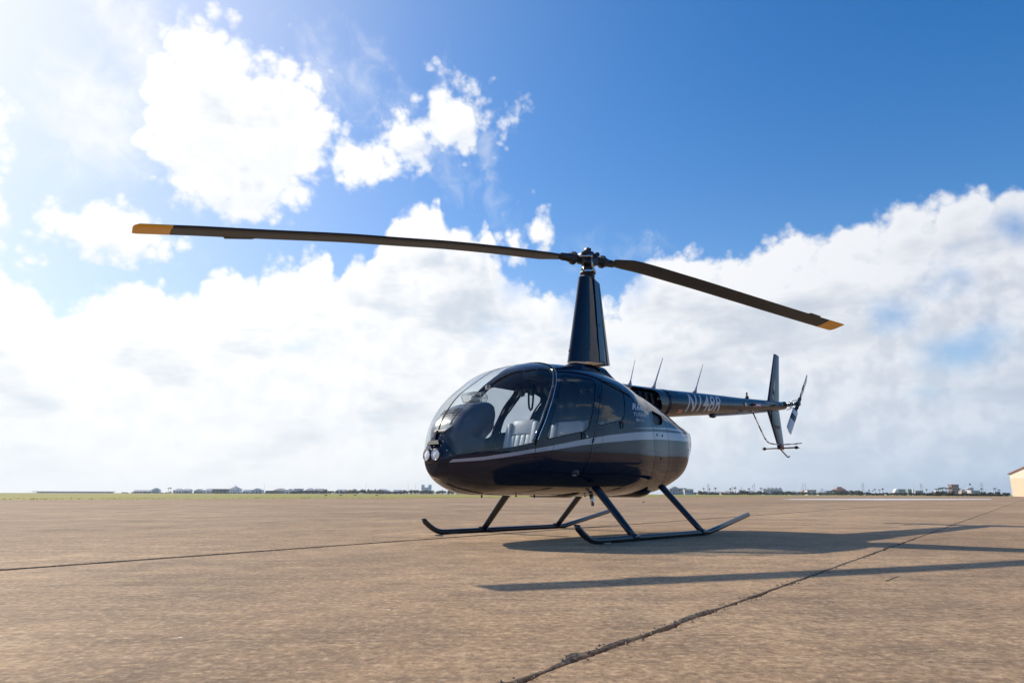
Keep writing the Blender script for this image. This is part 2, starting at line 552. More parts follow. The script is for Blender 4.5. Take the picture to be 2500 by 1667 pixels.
def grass_mat():
    m_ = bpy.data.materials.new('field_grass')
    m_.use_nodes = True
    k = NT(m_.node_tree)
    b = m_.node_tree.nodes['Principled BSDF']
    tcn = k.n('ShaderNodeTexCoord'); P = tcn.outputs['Object']
    c = k.mix(k.ss(k.noise(P, 0.010, 3.0), 0.35, 0.65), (0.235, 0.22, 0.016), (0.33, 0.255, 0.040))
    c = k.mix(k.m('MULTIPLY', k.ss(k.noise(P, 0.12, 6.0, 0.65), 0.48, 0.68), 0.7), c, (0.12, 0.14, 0.018))
    c = k.mix(k.m('MULTIPLY', k.ss(k.noise(P, 0.05, 6.0, 0.65), 0.55, 0.72), 0.5), c, (0.40, 0.35, 0.10))
    k.put(b.inputs['Base Color'], c)
    b.inputs['Roughness'].default_value = 0.9
    return m_


CONC = concrete()
GRASS = grass_mat()
mb = MB(); mb.raw([(-3000, -3000, -0.10), (3000, -3000, -0.10), (3000, 3000, -0.10), (-3000, 3000, -0.10)], [(0, 1, 2, 3)])
tag(mb.build('grass_field', GRASS), kind='structure')

LX, LY = 0.6, 0.8                      # lane direction; q runs across the lanes
def lane(s, q, z=0.0): return (s * LX + q * LY, s * LY - q * LX, z)
QA, PITCH_L = -1.09, 3.88
N_LANES = 13
S0, S1 = -45.0, 300.0


def edge_noise(seed, amp, spall):
    r_ = random.Random(seed)
    ph = [(r_.uniform(0, 6.28), f, a) for f, a in ((3.1, 1.0), (7.7, 0.6), (17.0, 0.45), (41.0, 0.35), (83.0, 0.25))]
    sp = [(s, r_.uniform(0.05, 0.16), r_.uniform(0.4, 1.0) * spall) for s in [r_.uniform(0.5, 30) for _ in range(22)] + [r_.uniform(1.0, 4.5) for _ in range(9)]]
    def fn(s):
        v = sum(a * math.sin(f * s + p) for p, f, a in ph) * amp
        e = sum(d * max(0, 1 - abs(s - c) / w) for c, w, d in sp)
        j = r_.uniform(-1, 1) * (amp * 1.6 + e * 0.35)
        return v + e + j, e
    return fn


apron = MB()
apron.raw([lane(S0, QA - N_LANES * PITCH_L - 0.5, -0.055), lane(S1, QA - N_LANES * PITCH_L - 0.5, -0.055), lane(S1, QA + 9 * PITCH_L, -0.055), lane(S0, QA + 9 * PITCH_L, -0.055)], [(0, 3, 2, 1)])
DIRT = mat('joint_dirt', (0.040, 0.030, 0.023), 0.95, var=0.4, vscale=30)
apron_o = tag(apron.build('apron', DIRT), kind='structure')

s_fine = []
s = S0
while s < S1:
    s_fine.append(s)
    if -1.0 < s < 7.0: s += 0.016
    elif -4 < s < 16: s += 0.06
    elif s < 40: s += 0.6
    else: s += 10.0
for kx in range(-9, N_LANES):
    q1, q0 = QA - PITCH_L * kx, QA - PITCH_L * (kx + 1)
    near = kx in (-1, 0, 1)
    ss_ = s_fine if near else [x for x in np.linspace(S0, S1, 40)]
    gap = 0.0045
    e1 = edge_noise(kx * 10 + 1, 0.0020 if kx in (0, 1) else 0.0012, 0.013 if kx == 0 else 0.006)
    e0 = edge_noise(kx * 10 + 2, 0.0020 if kx == -1 else 0.0012, 0.013 if kx == -1 else 0.006)
    rows = []
    dz = -0.003 if kx < 0 else (0.007 if kx >= 1 else 0.0)
    for s in ss_:
        a, ea = e0(s) if near else (0, 0)
        b, eb = e1(s) if near else (0, 0)
        a = max(a, -0.004); b = max(b, -0.004)
        qa, qb = q0 + gap + a, q1 - gap - b
        da, db = 0.004 + ea * 0.5, 0.004 + eb * 0.5
        rows.append([lane(s, q0 + gap + a * 0.4, -0.06), lane(s, qa, -0.002 - ea * 0.30), lane(s, qa + da, 0), lane(s, qa + 0.6, 0), lane(s, (q0 + q1) / 2, 0),
                     lane(s, qb - 0.6, 0), lane(s, qb - db, 0), lane(s, qb, -0.002 - eb * 0.30), lane(s, q1 - gap - b * 0.4, -0.06)])
    mb = MB()
    rows = [[(x, y, z + dz) for x, y, z in r__] for r__ in rows]
    mb.rings(rows, 0, False, False, False)
    mb.build('concrete_slab', CONC, apron_o)
# crumbs of stone in the two near joints
mb = MB()
for q, n, s_lo, s_hi in ((QA, 1500, 0.8, 8.0), (QA - PITCH_L, 350, 0.0, 12.0)):
    for _ in range(n):
        s = s_lo + (s_hi - s_lo) * rnd.random() ** 1.6
        on_edge = rnd.random() < 0.30
        qq = q + rnd.gauss(0, 0.016 if on_edge else 0.006)
        r_ = rnd.uniform(0.002, 0.009) * (0.8 if on_edge else 1)
        z = (0.001 if abs(qq - q) > 0.014 else rnd.uniform(-0.05, -0.012))
        c = lane(s, qq, z)
        vs = [(c[0] + r_ * rnd.uniform(.5, 1.2) * dx, c[1] + r_ * rnd.uniform(.5, 1.2) * dy, c[2] + r_ * rnd.uniform(.5, 1.0) * dz) for dx, dy, dz in ((1, 0, 0), (-1, 0, 0), (0, 1, 0), (0, -1, 0), (0, 0, 1), (0, 0, -1))]
        mb.raw(vs, [(0, 2, 4), (2, 1, 4), (1, 3, 4), (3, 0, 4), (2, 0, 5), (1, 2, 5), (3, 1, 5), (0, 3, 5)])
tag(mb.build('joint_rubble', mat('crumbled_concrete', (0.22, 0.17, 0.13), 0.9, var=0.4, vscale=60)), kind='stuff')
# short hairline crack near the right joint
mb = MB()
cp_ = [ground_at(*p) for p in ((2161, 1417), (2170, 1413.5), (2176, 1412), (2183, 1408.5), (2194, 1405))]
mb.rings([[p + Vector((0.001, -0.003 - 0.002 * (i % 2), -0.0015)), p + Vector((-0.001, 0.003, -0.0015))] for i, p in enumerate(cp_)], 0, False, False, False)
tag(mb.build('hairline_crack', DIRT), kind='structure')
# pale strip laid far out on the apron
mb = MB()
qd = [ground_at(*p) for p in ((1905, 1219.4), (2150, 1220.6), (2420, 1219.2), (2420, 1217.6), (2150, 1217.2), (1935, 1217.9))]
mb.raw([(p.x, p.y, 0.013) for p in qd], [tuple(range(6))])
tag(mb.build('pale_strip', mat('pale_strip_tone', (0.66, 0.65, 0.63), 0.6, var=0.1, vscale=0.5)), kind='structure')

# tufts along the grass edge
TUFT = mat('tuft_grass', (0.30, 0.27, 0.06), 0.9, var=0.35, vscale=0.5)
_k = NT(TUFT.node_tree)
_tl = _k.n('ShaderNodeBsdfTranslucent'); _tl.inputs[0].default_value = (0.42, 0.42, 0.08, 1)
_mx = _k.n('ShaderNodeMixShader'); _mx.inputs[0].default_value = 0.5
_k.put(_mx.inputs[1], TUFT.node_tree.nodes['Principled BSDF'].outputs[0]); _k.put(_mx.inputs[2], _tl.outputs[0])
_k.put(TUFT.node_tree.nodes['Material Output'].inputs[0], _mx.outputs[0])
mb = MB()
for _ in range(9000):
    u = rnd.random()
    s = -20 + 240 * u ** 1.5
    q = QA - N_LANES * PITCH_L - 0.02 - abs(rnd.gauss(0, 0.9)) - (rnd.random() ** 3) * 25
    x, y, _z = lane(s, q)
    h = rnd.uniform(0.02, 0.065); a = rnd.uniform(0, 6.28); w_ = rnd.uniform(0.04, 0.10)
    dx, dy = math.cos(a) * w_, math.sin(a) * w_
    ox, oy = rnd.gauss(0, 0.05), rnd.gauss(0, 0.05)
    mb.raw([(x - dx, y - dy, -0.10), (x + dx, y + dy, -0.10), (x + ox + dx * 0.3, y + oy + dy * 0.3, h - 0.08), (x + ox - dx * 0.5, y + oy - dy * 0.5, h * 0.8 - 0.08)], [(0, 1, 2, 3)])
tag(mb.build('grass_tufts', TUFT), kind='stuff')

# ------------------------------------------------------------------ far background
LEAF = [mat('leaf_dark', (0.030, 0.048, 0.020), 0.8, var=0.4, vscale=0.6), mat('leaf_green', (0.050, 0.075, 0.025), 0.8, var=0.4, vscale=0.6),
        mat('leaf_olive', (0.075, 0.080, 0.030), 0.8, var=0.4, vscale=0.6), mat('leaf_brown', (0.055, 0.038, 0.028), 0.8, var=0.4, vscale=0.6)]
BARK = mat('bark', (0.09, 0.07, 0.055), 0.9)


def leaf_cloud(seed, n, lobes, leaf):
    """leaf clumps through a crown of several lobes; unit crown: x,y in -0.5..0.5, z in 0..1"""
    r_ = random.Random(seed)
    mb = MB()
    for _ in range(n):
        cx, cy, cz, rx, rz = r_.choice(lobes)
        while True:
            d = Vector((r_.uniform(-1, 1), r_.uniform(-1, 1), r_.uniform(-1, 1)))
            if 0.25 < d.length < 1: break
        c = Vector((cx + d.x * rx, cy + d.y * rx, max(0.03, cz + d.z * rz)))
        nrm = (d + Vector((r_.gauss(0, .5), r_.gauss(0, .5), r_.gauss(0, .5)))).normalized()
        t = nrm.orthogonal().normalized(); b = nrm.cross(t)
        s1, s2 = leaf * r_.uniform(0.6, 1.3), leaf * r_.uniform(0.5, 1.1)
        mb.raw([c + t * s1, c + b * s2 * 0.8 + t * s1 * 0.2, c - t * s1 * 0.9, c - b * s2], [(0, 1, 2, 3)])
    return mb


BUSHES = []
for i in range(4):
    r_ = random.Random(40 + i)
    lobes = [(r_.uniform(-.28, .28), r_.uniform(-.28, .28), r_.uniform(.30, .62), r_.uniform(.18, .28), r_.uniform(.24, .36)) for _ in range(6)]
    BUSHES.append([leaf_cloud(90 + i, 260, lobes, 0.075).mesh('crown') for _ in range(1)][0])
TRUNK = MB().tube([(0, 0, 0), (0.01, 0, 0.3), (0.0, 0.02, 0.62)], [0.035, 0.026, 0.012], 6).mesh('trunk')


def tree(name, px, dist, w_px, h_px, variant, leafm, label, cat, group=None, base=-0.1):
    p = far_at(px, dist)
    k_ = dist / (FPX * math.cos(PITCH) - 0) * 1.02
    k_ = dist / FPX * 1.03
    e = empty(name, (p.x, p.y, base), rnd.uniform(0, 6.28))
    e.scale = (w_px * k_, w_px * k_, h_px * k_)
    tag(e, label, cat, group)
    me = BUSHES[variant % 4]
    key = (me.name, leafm)
    if key not in CROWNS:
        m2 = me.copy(); m2.materials.clear(); m2.materials.append(LEAF[leafm]); CROWNS[key] = m2
    for nm, md in (('crown', CROWNS[key]), ('trunk', TRUNK)):
        c = bpy.data.objects.new(nm, md); COL.objects.link(c); c.parent = e
    return e
CROWNS = {}
TRUNK.materials.append(BARK)


def palm(px, dist, h_px, label, group='palms on the skyline', lean=0.0):
    p = far_at(px, dist); k_ = dist / FPX * 1.03
    h = h_px * k_
    e = empty('palm_tree', (p.x, p.y, -0.1), rnd.uniform(0, 6.28))
    tag(e, label, 'palm tree', group)
    MB().tube([(0, 0, 0), (lean * h * 0.4, 0, h * 0.5), (lean * h, 0, h * 0.86)], [h * 0.030, h * 0.024, h * 0.020], 6).build('trunk', BARK, e)
    mb = MB()
    for i in range(16):
        a = i * 2.39; L_ = h * rnd.uniform(0.20, 0.28); up = rnd.uniform(-0.5, 0.7)
        d = Vector((math.cos(a), math.sin(a), 0)); sd = Vector((-d.y, d.x, 0)) * h * 0.035
        c = Vector((lean * h, 0, h * 0.86))
        m1 = c + d * L_ * 0.55 + Vector((0, 0, L_ * (0.25 + 0.5 * up)))
        m2 = c + d * L_ + Vector((0, 0, L_ * (up - 0.45)))
        mb.raw([c - sd * 0.3, c + sd * 0.3, m1 + sd, m1 - sd], [(0, 1, 2, 3)])
        mb.raw([m1 - sd, m1 + sd, m2], [(0, 1, 2)])
    mb.build('crown', LEAF[0], e)
    return e


HM = {}
def hm(col, rough=0.7):
    key = tuple(col)
    if key not in HM: HM[key] = mat('house_paint_and_haze', col, rough, var=0.08, vscale=0.8)
    return HM[key]
WINM = mat('far_window', (0.05, 0.06, 0.08), 0.2)
GREYROOF, REDROOF, BROWNROOF, WHITEROOF = (0.34, 0.36, 0.42), (0.32, 0.11, 0.08), (0.30, 0.28, 0.30), (0.60, 0.62, 0.64)


def house(px0, px1, h_px, dist, wall, roof, label, cat='house', style='gable', name='house', eave=0.62, nwin=3, rz=0.0, floors=1, group=None, chim=False):
    a, b = far_at(px0, dist), far_at(px1, dist)
    c = (a + b) / 2
    k_ = dist / FPX * 1.03
    w_, h = (px1 - px0) * dist / FPX * 1.0, h_px * k_
    d_ = max(5.0, min(w_, 12.0) * 0.8)
    e = empty(name, (c.x, c.y, -0.1), math.atan2(-(c.x), c.y) * 0.0 + rz)
    tag(e, label, cat, group)
    he = h * eave if style != 'flat' else h * 0.94
    wl = MB(); wl.box((-w_ / 2, 0, 0), (w_ / 2, d_, he))
    if style == 'gable':
        wl.raw([(-w_ / 2, 0.01, he), (-w_ / 2, d_ - 0.01, he), (-w_ / 2, d_ / 2, h * 0.97)], [(0, 1, 2)]); wl.raw([(w_ / 2, 0.01, he), (w_ / 2, d_ - 0.01, he), (w_ / 2, d_ / 2, h * 0.97)], [(0, 2, 1)])
    elif style == 'front':
        wl.raw([(-w_ / 2 + .01, 0, he), (w_ / 2 - .01, 0, he), (0, 0, h * 0.97)], [(0, 1, 2)]); wl.raw([(-w_ / 2 + .01, d_, he), (w_ / 2 - .01, d_, he), (0, d_, h * 0.97)], [(0, 2, 1)])
    wo_ = wl.build('wall', hm(wall), e)
    o = min(0.5, w_ * 0.04)
    rf = MB()
    if style == 'gable':
        rf.rings([[(-w_ / 2 - o, -o, he - 0.1), (-w_ / 2 - o, d_ / 2, h), (-w_ / 2 - o, d_ + o, he - 0.1), (-w_ / 2 - o, d_ + o, he - 0.3), (-w_ / 2 - o, d_ / 2, h - 0.2), (-w_ / 2 - o, -o, he - 0.3)],
                  [(w_ / 2 + o, -o, he - 0.1), (w_ / 2 + o, d_ / 2, h), (w_ / 2 + o, d_ + o, he - 0.1), (w_ / 2 + o, d_ + o, he - 0.3), (w_ / 2 + o, d_ / 2, h - 0.2), (w_ / 2 + o, -o, he - 0.3)]], 0, False)
    elif style == 'front':
        rf.rings([[(-w_ / 2 - o, y, he - 0.1), (0, y, h), (w_ / 2 + o, y, he - 0.1), (w_ / 2 + o, y, he - 0.3), (0, y, h - 0.22), (-w_ / 2 - o, y, he - 0.3)] for y in (-o, d_ + o)], 0, False)
    elif style == 'hip':
        rf.raw([(-w_ / 2 - o, -o, he), (w_ / 2 + o, -o, he), (w_ / 2 + o, d_ + o, he), (-w_ / 2 - o, d_ + o, he), (-w_ * 0.18, d_ / 2, h), (w_ * 0.18, d_ / 2, h)],
               [(0, 1, 5, 4), (1, 2, 5), (2, 3, 4, 5), (3, 0, 4), (0, 3, 2, 1)])
    else:
        rf.box((-w_ / 2 - o, -o, he), (w_ / 2 + o, d_ + o, h))
    r_ = rf.build('roof', hm(roof), e)
    if chim:
        ch = MB(); ch.box((-w_ * 0.05, d_ / 2 - 0.5, h * 0.9), (w_ * 0.05, d_ / 2 + 0.5, h * 1.22)); ch.build('chimney', hm(wall), r_)
    for fl_ in range(floors):
        for i in range(nwin):
            x = -w_ / 2 + w_ * (i + 0.5) / nwin
            z0 = he * (fl_ + 0.30) / floors; z1 = he * (fl_ + 0.78) / floors
            wn_ = MB(); wn_.box((x - w_ / nwin * 0.26, -0.06, z0), (x + w_ / nwin * 0.26, -0.004, z1)); wn_.build('window', WINM, wo_)
    return e


# left skyline: beach houses behind the field
BLUEG, LTGR, PALE, DKG, CREAMW = (0.50, 0.60, 0.74), (0.62, 0.69, 0.78), (0.80, 0.85, 0.92), (0.14, 0.18, 0.18), (0.60, 0.54, 0.42)  # the blue grey, grey and pale walls carry distance haze in their colour
DL = 950
house(326, 368, 8, DL, BLUEG, GREYROOF, 'long low blue grey building at the left end of the row of beach houses', 'building', 'gable', 'low_building', 0.6, 6)
house(369, 385, 12, DL - 20, LTGR, GREYROOF, 'first peaked grey house, standing against the long low blue grey building', 'house', 'front')
house(422, 442, 11, DL, PALE, GREYROOF, 'pale house with grey hip roof right of the pair of small palms', 'house', 'hip')
house(446, 463, 10, DL + 10, BLUEG, BROWNROOF, 'blue grey house with brown gable roof between two pale houses', 'house', 'gable')
house(473, 494, 10, DL, LTGR, GREYROOF, 'grey house with steep front gable left of the pale hip roofed twin', 'house', 'front')
house(496, 519, 11, DL + 15, PALE, GREYROOF, 'wide pale house with hip roof touching the dark green shed', 'house', 'hip')
house(518, 550, 10.5, DL - 120, DKG, DKG, 'long dark green flat roofed shed in the row of pale houses', 'shed', 'flat', 'shed', 0.94, 4)
house(557, 584, 15, DL, PALE, GREYROOF, 'large pale house with a cupola, tallest of the left beach houses', 'house', 'hip', 'house', 0.6, 5, 0, 2, None, True)
house(593, 610, 9, DL, LTGR, GREYROOF, 'small grey gabled house right of the house with the cupola', 'house', 'gable')
house(614, 638, 12, DL + 20, BLUEG, GREYROOF, 'blue grey front gabled house left of the grey warehouse', 'house', 'front')
house(648, 680, 7, DL - 150, (0.16, 0.18, 0.20), (0.20, 0.22, 0.24), 'dark grey flat warehouse standing in front of the beach houses', 'warehouse', 'flat', 'warehouse', 0.94, 6)
house(667, 696, 12, DL + 30, LTGR, BROWNROOF, 'brown roofed house rising directly behind the grey warehouse', 'house', 'hip')
house(698, 716, 11, DL, PALE, GREYROOF, 'pale house with front gable right of the brown roofed house', 'house', 'front')
house(717, 736, 11.5, DL + 10, BLUEG, GREYROOF, 'square blue grey house with flat top at the right end of the left row', 'house', 'flat')
house(744, 766, 12.5, DL, LTGR, GREYROOF, 'tall grey hip roofed house behind the left end of the hedge', 'house', 'hip', 'house', 0.6, 3, 0, 2)
house(768, 788, 11.5, DL + 20, BLUEG, BROWNROOF, 'brown gabled house behind the hedge left of the lone round tree', 'house', 'gable')
house(822, 841, 10, DL, LTGR, GREYROOF, 'grey house half hidden behind the middle of the hedge', 'house', 'gable')
house(916, 950, 11, DL, BLUEG, GREYROOF, 'wide blue grey house behind the hedge right of the tall tree row', 'house', 'hip')
house(960, 984, 9.5, DL + 30, PALE, GREYROOF, 'low pale house behind the right part of the hedge', 'house', 'gable')
# slab towers close to the helicopter's nose
tw = empty('tower_building', tuple(far_at(1040, DL + 350)) , 0); tw.location.z = -0.1
tag(tw, 'pale blue twin tower building seen just left of the helicopter nose', 'building')
kk = (DL + 350) / FPX * 1.03
for x0, x1, h0, h1 in ((-11, -5, 0, 21), (5, 11, 0, 21), (-5, 5, 6, 15)):
    mb = MB(); mb.box((x0 * kk, 0, h0 * kk * 0 if h0 == 0 else 0), (x1 * kk, 12, h1 * kk)); t_ = mb.build('tower' if h1 > 16 else 'middle_block', hm((0.60, 0.74, 0.92)), tw)
    for i in range(4):
        wz = h1 * kk * (0.15 + 0.2 * i); mb = MB(); mb.box((x0 * kk * 0.97 + 0.25 * kk * 0, -0.1, wz), (x1 * kk * 0.97, -0.01, wz + h1 * kk * 0.07)); mb.build('window', WINM, t_)
# white pier-like shed on the far left
pr = empty('open_shed', tuple(far_at(160, 900))); pr.location.z = -0.1
tag(pr, 'very long low white roofed open shed at the far left edge of the field', 'shed')
kk = 900 / FPX * 1.03
mb = MB(); mb.box((-78 * kk, 0, 3.5 * kk), (110 * kk, 6, 4.3 * kk)); mb.build('roof', hm((0.50, 0.54, 0.62)), pr)
mb = MB(); mb.box((-74 * kk, 5.0, 0.0), (106 * kk, 5.6, 3.05 * kk)); mb.build('back_wall', hm((0.92, 0.92, 0.94)), pr)
for i in range(44):
    x = (-76 + 186 * i / 43) * kk
    mb = MB(); mb.box((x - 0.14, 0.2, 0), (x + 0.14, 0.5, 3.5 * kk)); mb.build('post', hm((0.30, 0.33, 0.40)), pr)
# hedge of individual shrubs
for i in range(66):
    px = 712 + i * 6.3 + rnd.uniform(-2, 2)
    tree('shrub', px, 690 + rnd.uniform(-25, 25), rnd.uniform(10, 15), rnd.uniform(7.5, 11.0) + (1.5 if px > 980 else 0), rnd.randrange(4), rnd.choice((0, 1, 1, 2)), 'rounded green shrub in the long hedge behind the left field', 'shrub', 'shrubs of the long hedge left of the helicopter')
for i in range(40):
    px = 300 + i * 10.5 + rnd.uniform(-3, 3)
    tree('shrub', px, 800 + rnd.uniform(-25, 25), rnd.uniform(9, 14), rnd.uniform(3.0, 5.0), rnd.randrange(4), rnd.choice((0, 1, 0)), 'low dark shrub at the feet of the left beach houses', 'shrub', 'low shrubs before the left beach houses')
tree('tree', 797, 680, 12, 14, 1, 1, 'lone round green tree rising above the left end of the hedge', 'tree')
for i in range(19):
    tree('tree', 846 + i * 4.7 + rnd.uniform(-1, 1), 930, rnd.uniform(6, 9), rnd.uniform(11, 15), i, 0, 'narrow dark tree in the close row behind the hedge', 'tree', 'row of narrow dark trees behind the hedge')
for px, h in ((410, 11), (415, 12), (383, 9)):
    palm(px, 930, h + 2, 'palm %s at the gap in the left beach houses' % ('in the middle of three', 'rightmost of three', 'leftmost of three')[(410, 415, 383).index(px)], 'palms among the left beach houses')
for px, lab in ((796, 'small dark bush in the grass below the lone round tree'), (832, 'small dark bush in the grass, second from the right of three'), (866, 'small dark bush in the grass, rightmost of the three near the hedge'), (920, 'tallest dark weed clump standing nearest the apron edge')):
    tree('bush', px, 170, 8, 3.0, 2, 3, lab, 'bush')
for px, h, lab in ((644, 22, 'pole pair standing left of the grey warehouse'), (893, 24, 'thin mast above the row of narrow dark trees'), (996, 24, 'thin mast left of the two tower building'), (1014, 23, 'thin mast directly beside the left tower')):
    p = far_at(px, 900); kk = 900 / FPX * 1.03
    e = empty('radio_mast', (p.x, p.y, -0.1)); tag(e, lab, 'mast')
    MB().tube([(0, 0, 0), (0, 0, h * kk)], [0.16, 0.08], 6).build('pole', hm((0.25, 0.26, 0.28)), e)
    MB().tube([(-0.8, 0, h * kk * 0.86), (0.8, 0, h * kk * 0.86)], 0.07, 5).build('crossarm', hm((0.25, 0.26, 0.28)), e)

# right skyline
DR = 760
house(1636, 1662, 19, DR, (0.34, 0.38, 0.44), (0.24, 0.27, 0.32), 'tall grey gabled house on posts right of the rear landing leg', 'house', 'front', 'house', 0.66, 4, 0, 2)
house(1660, 1676, 15, DR + 15, (0.34, 0.38, 0.44), (0.22, 0.25, 0.30), 'grey side wing leaning on the tall gabled house', 'house', 'flat', 'house', 0.9, 3, 0, 2)
house(1672, 1693, 13, DR - 10, (0.50, 0.54, 0.58), (0.42, 0.46, 0.52), 'pale low block with flat roof right of the tall gabled house', 'house', 'flat', 'house', 0.9, 4)
house(1722, 1766, 8, DR - 60, (0.20, 0.22, 0.24), (0.34, 0.38, 0.42), 'long dark single storey building under the first pylon pair', 'building', 'gable', 'long_building', 0.7, 8)
house(1764, 1802, 9, DR - 80, (0.45, 0.40, 0.34), (0.42, 0.36, 0.30), 'long tan roofed house behind the palms', 'house', 'hip', 'house', 0.5, 5)
house(1824, 1846, 10, DR - 40, (0.42, 0.36, 0.30), (0.36, 0.30, 0.25), 'small brown roofed house left of the white townhouses', 'house', 'hip', 'house', 0.55, 3)
for i, (a, b, h) in enumerate(((1864, 1874, 15), (1875, 1883, 17), (1884, 1892, 17), (1893, 1901, 17), (1902, 1911, 17))):
    house(a, b, h, DR, (0.66, 0.68, 0.70), (0.13, 0.15, 0.18), 'narrow white townhouse with steep dark roof, %s of the terrace of five' % ('leftmost', 'second from the left', 'in the middle', 'second from the right', 'rightmost')[i], 'townhouse', 'front', 'townhouse', 0.68, 2, 0, 2, 'terrace of white townhouses')
house(1930, 1952, 9, DR - 30, (0.40, 0.40, 0.40), (0.34, 0.32, 0.31), 'low grey bungalow right of the big dark tree', 'house', 'hip', 'house', 0.55, 4)
house(1958, 1972, 12, DR, (0.46, 0.34, 0.30), (0.30, 0.20, 0.18), 'narrow reddish house below the second pylon pair', 'house', 'front')
house(1972, 1993, 12, DR - 10, (0.66, 0.66, 0.66), (0.26, 0.28, 0.30), 'white two storey house with dark window bands', 'house', 'flat', 'house', 0.9, 5, 0, 2)
house(2000, 2020, 9, DR, (0.60, 0.62, 0.62), (0.48, 0.50, 0.50), 'low white shed left of the blue roofed one', 'shed', 'gable', 'shed')
house(2016, 2032, 10, DR + 10, (0.20, 0.32, 0.44), (0.18, 0.30, 0.44), 'blue box shaped shed left of the red roof', 'shed', 'flat', 'shed')
house(2044, 2066, 19, DR + 20, (0.40, 0.24, 0.20), (0.30, 0.13, 0.11), 'red hip roof rising out of dense green trees', 'house', 'hip', 'house', 0.62, 3)
house(2186, 2196, 15, DR, (0.75, 0.76, 0.76), (0.62, 0.64, 0.66), 'small bright white gabled building left of the green block', 'building', 'front', 'white_building')
house(2194, 2218, 14, DR + 10, (0.40, 0.44, 0.48), (0.30, 0.34, 0.38), 'long grey block joined to the bright white gabled building', 'building', 'flat', 'grey_block', 0.9, 6, 0, 2)
house(2218, 2228, 14, DR, (0.22, 0.34, 0.32), (0.28, 0.40, 0.38), 'sea green box building left of the white spire', 'building', 'flat', 'green_block')
house(2236, 2254, 11, DR + 20, (0.38, 0.42, 0.46), (0.30, 0.34, 0.38), 'low grey building right of the white spire', 'building', 'flat', 'grey_building', 0.9, 4)
house(2326, 2343, 25, DR + 30, (0.27, 0.17, 0.16), (0.24, 0.16, 0.15), 'red brown apartment block above the palms', 'building', 'flat', 'apartment_block', 0.95, 4, 0, 4)
house(2348, 2362, 14, DR, (0.55, 0.46, 0.38), (0.45, 0.36, 0.30), 'tan villa between the brown block and the domed building', 'house', 'hip')
house(2286, 2296, 12, DR, (0.74, 0.74, 0.74), (0.66, 0.66, 0.66), 'tiny white pavilion at the feet of the palm group', 'pavilion', 'front', 'pavilion')
# white spire
p = far_at(2229.5, DR - 10); kk = DR / FPX * 1.03
sp_ = empty('spire', (p.x, p.y, -0.1)); tag(sp_, 'slender white spire beside the sea green box building', 'spire')
MB().rings([[(-0.9, -0.9, 0), (0.9, -0.9, 0), (0.9, 0.9, 0), (-0.9, 0.9, 0)], [(-0.5, -0.5, 14 * kk), (0.5, -0.5, 14 * kk), (0.5, 0.5, 14 * kk), (-0.5, 0.5, 14 * kk)], [(-0.05, -0.05, 20 * kk), (0.05, -0.05, 20 * kk), (0.05, 0.05, 20 * kk), (-0.05, 0.05, 20 * kk)]], 0, False).build('shaft', hm((0.8, 0.8, 0.8)), sp_)
# domed building with flag
p = far_at(2380, DR); dm = empty('domed_building', (p.x, p.y, -0.1)); tag(dm, 'white building with shallow round roof and wide lower hall left of the tan hangar', 'building')
mb = MB(); mb.box((-8 * kk, 0, 0), (13 * kk, 12, 12 * kk)); w_ = mb.build('wall', hm((0.62, 0.58, 0.54)), dm)
mb = MB(); mb.rings([[(-7 * kk * s_, 6 + 5 * (s_ - 1), z * kk), (7 * kk * s_, 6 + 5 * (s_ - 1), z * kk), (7 * kk * s_, 8, z * kk), (-7 * kk * s_, 8, z * kk)] for s_, z in ((0.95, 12), (1.25, 14.5), (1.25, 15.2), (0.8, 17.5), (0.3, 18.5))], 0, False); mb.build('dome', hm((0.66, 0.64, 0.62)), dm)
for i in range(6):
    mb = MB(); mb.box((-6.5 * kk + i * 3.2 * kk, -0.1, 6 * kk), (-4.5 * kk + i * 3.2 * kk, -0.01, 9 * kk)); mb.build('window', WINM, w_)
p = far_at(2369, DR - 20); fp_ = empty('flagpole', (p.x, p.y, -0.1)); tag(fp_, 'tall flagpole with a dark flag above the domed building', 'flagpole')
MB().tube([(0, 0, 0), (0, 0, 28 * kk)], [0.16, 0.10], 6).build('pole', hm((0.5, 0.5, 0.5)), fp_)
mb = MB(); mb.rings([[(0.1 + i * 0.9 * kk, 0.12 * math.sin(i * 1.7), (27.5 - i * 0.5) * kk), (0.1 + i * 0.9 * kk, 0.12 * math.sin(i * 1.7 + .4), (23.8 - i * 0.4) * kk)] for i in range(6)], 0, True, False, False); mb.build('flag', hm((0.22, 0.12, 0.20)), fp_)
# trees of the right skyline
for i, (px, w_, h, lf, lab) in enumerate((
    (1716, 22, 12, 0, 'dark bushy tree right of the pale low block'), (1812, 26, 15, 0, 'round dark tree among the palms left of the pylons'), (1823, 14, 13, 1, 'smaller round tree beside the round dark tree'),
    (1852, 24, 12, 0, 'dark tree at the left foot of the white townhouses'), (1860, 12, 9, 1, 'low green tree touching the leftmost white townhouse'), (1896, 30, 11, 0, 'wide dark tree in front of the white townhouses'), (1921, 26, 13, 0, 'big dark tree right of the white townhouses'), (1960, 20, 9, 2, 'olive tree below the second pylon pair'),
    (2038, 28, 16, 1, 'bright green tree left of the red roof'), (2056, 34, 14, 1, 'broad green tree in front of the red roof'), (2076, 24, 16, 0, 'dark green tree right of the red roof'), (2100, 34, 14, 1, 'broad round tree below the third pylon pair'), (2120, 16, 10, 0, 'small dark tree right of the broad round tree'))):
    tree('tree', px, 640, w_, h, i, lf, lab, 'tree')
for i in range(58):
    px = 1700 + i * 7.1 + rnd.uniform(-3, 3)
    tree('shrub', px, 690 + rnd.uniform(-20, 20), rnd.uniform(11, 18), rnd.uniform(6, 10), rnd.randrange(4), rnd.choice((0, 0, 1, 2)), 'low shrub along the foot of the right skyline', 'shrub', 'low shrubs along the right skyline')
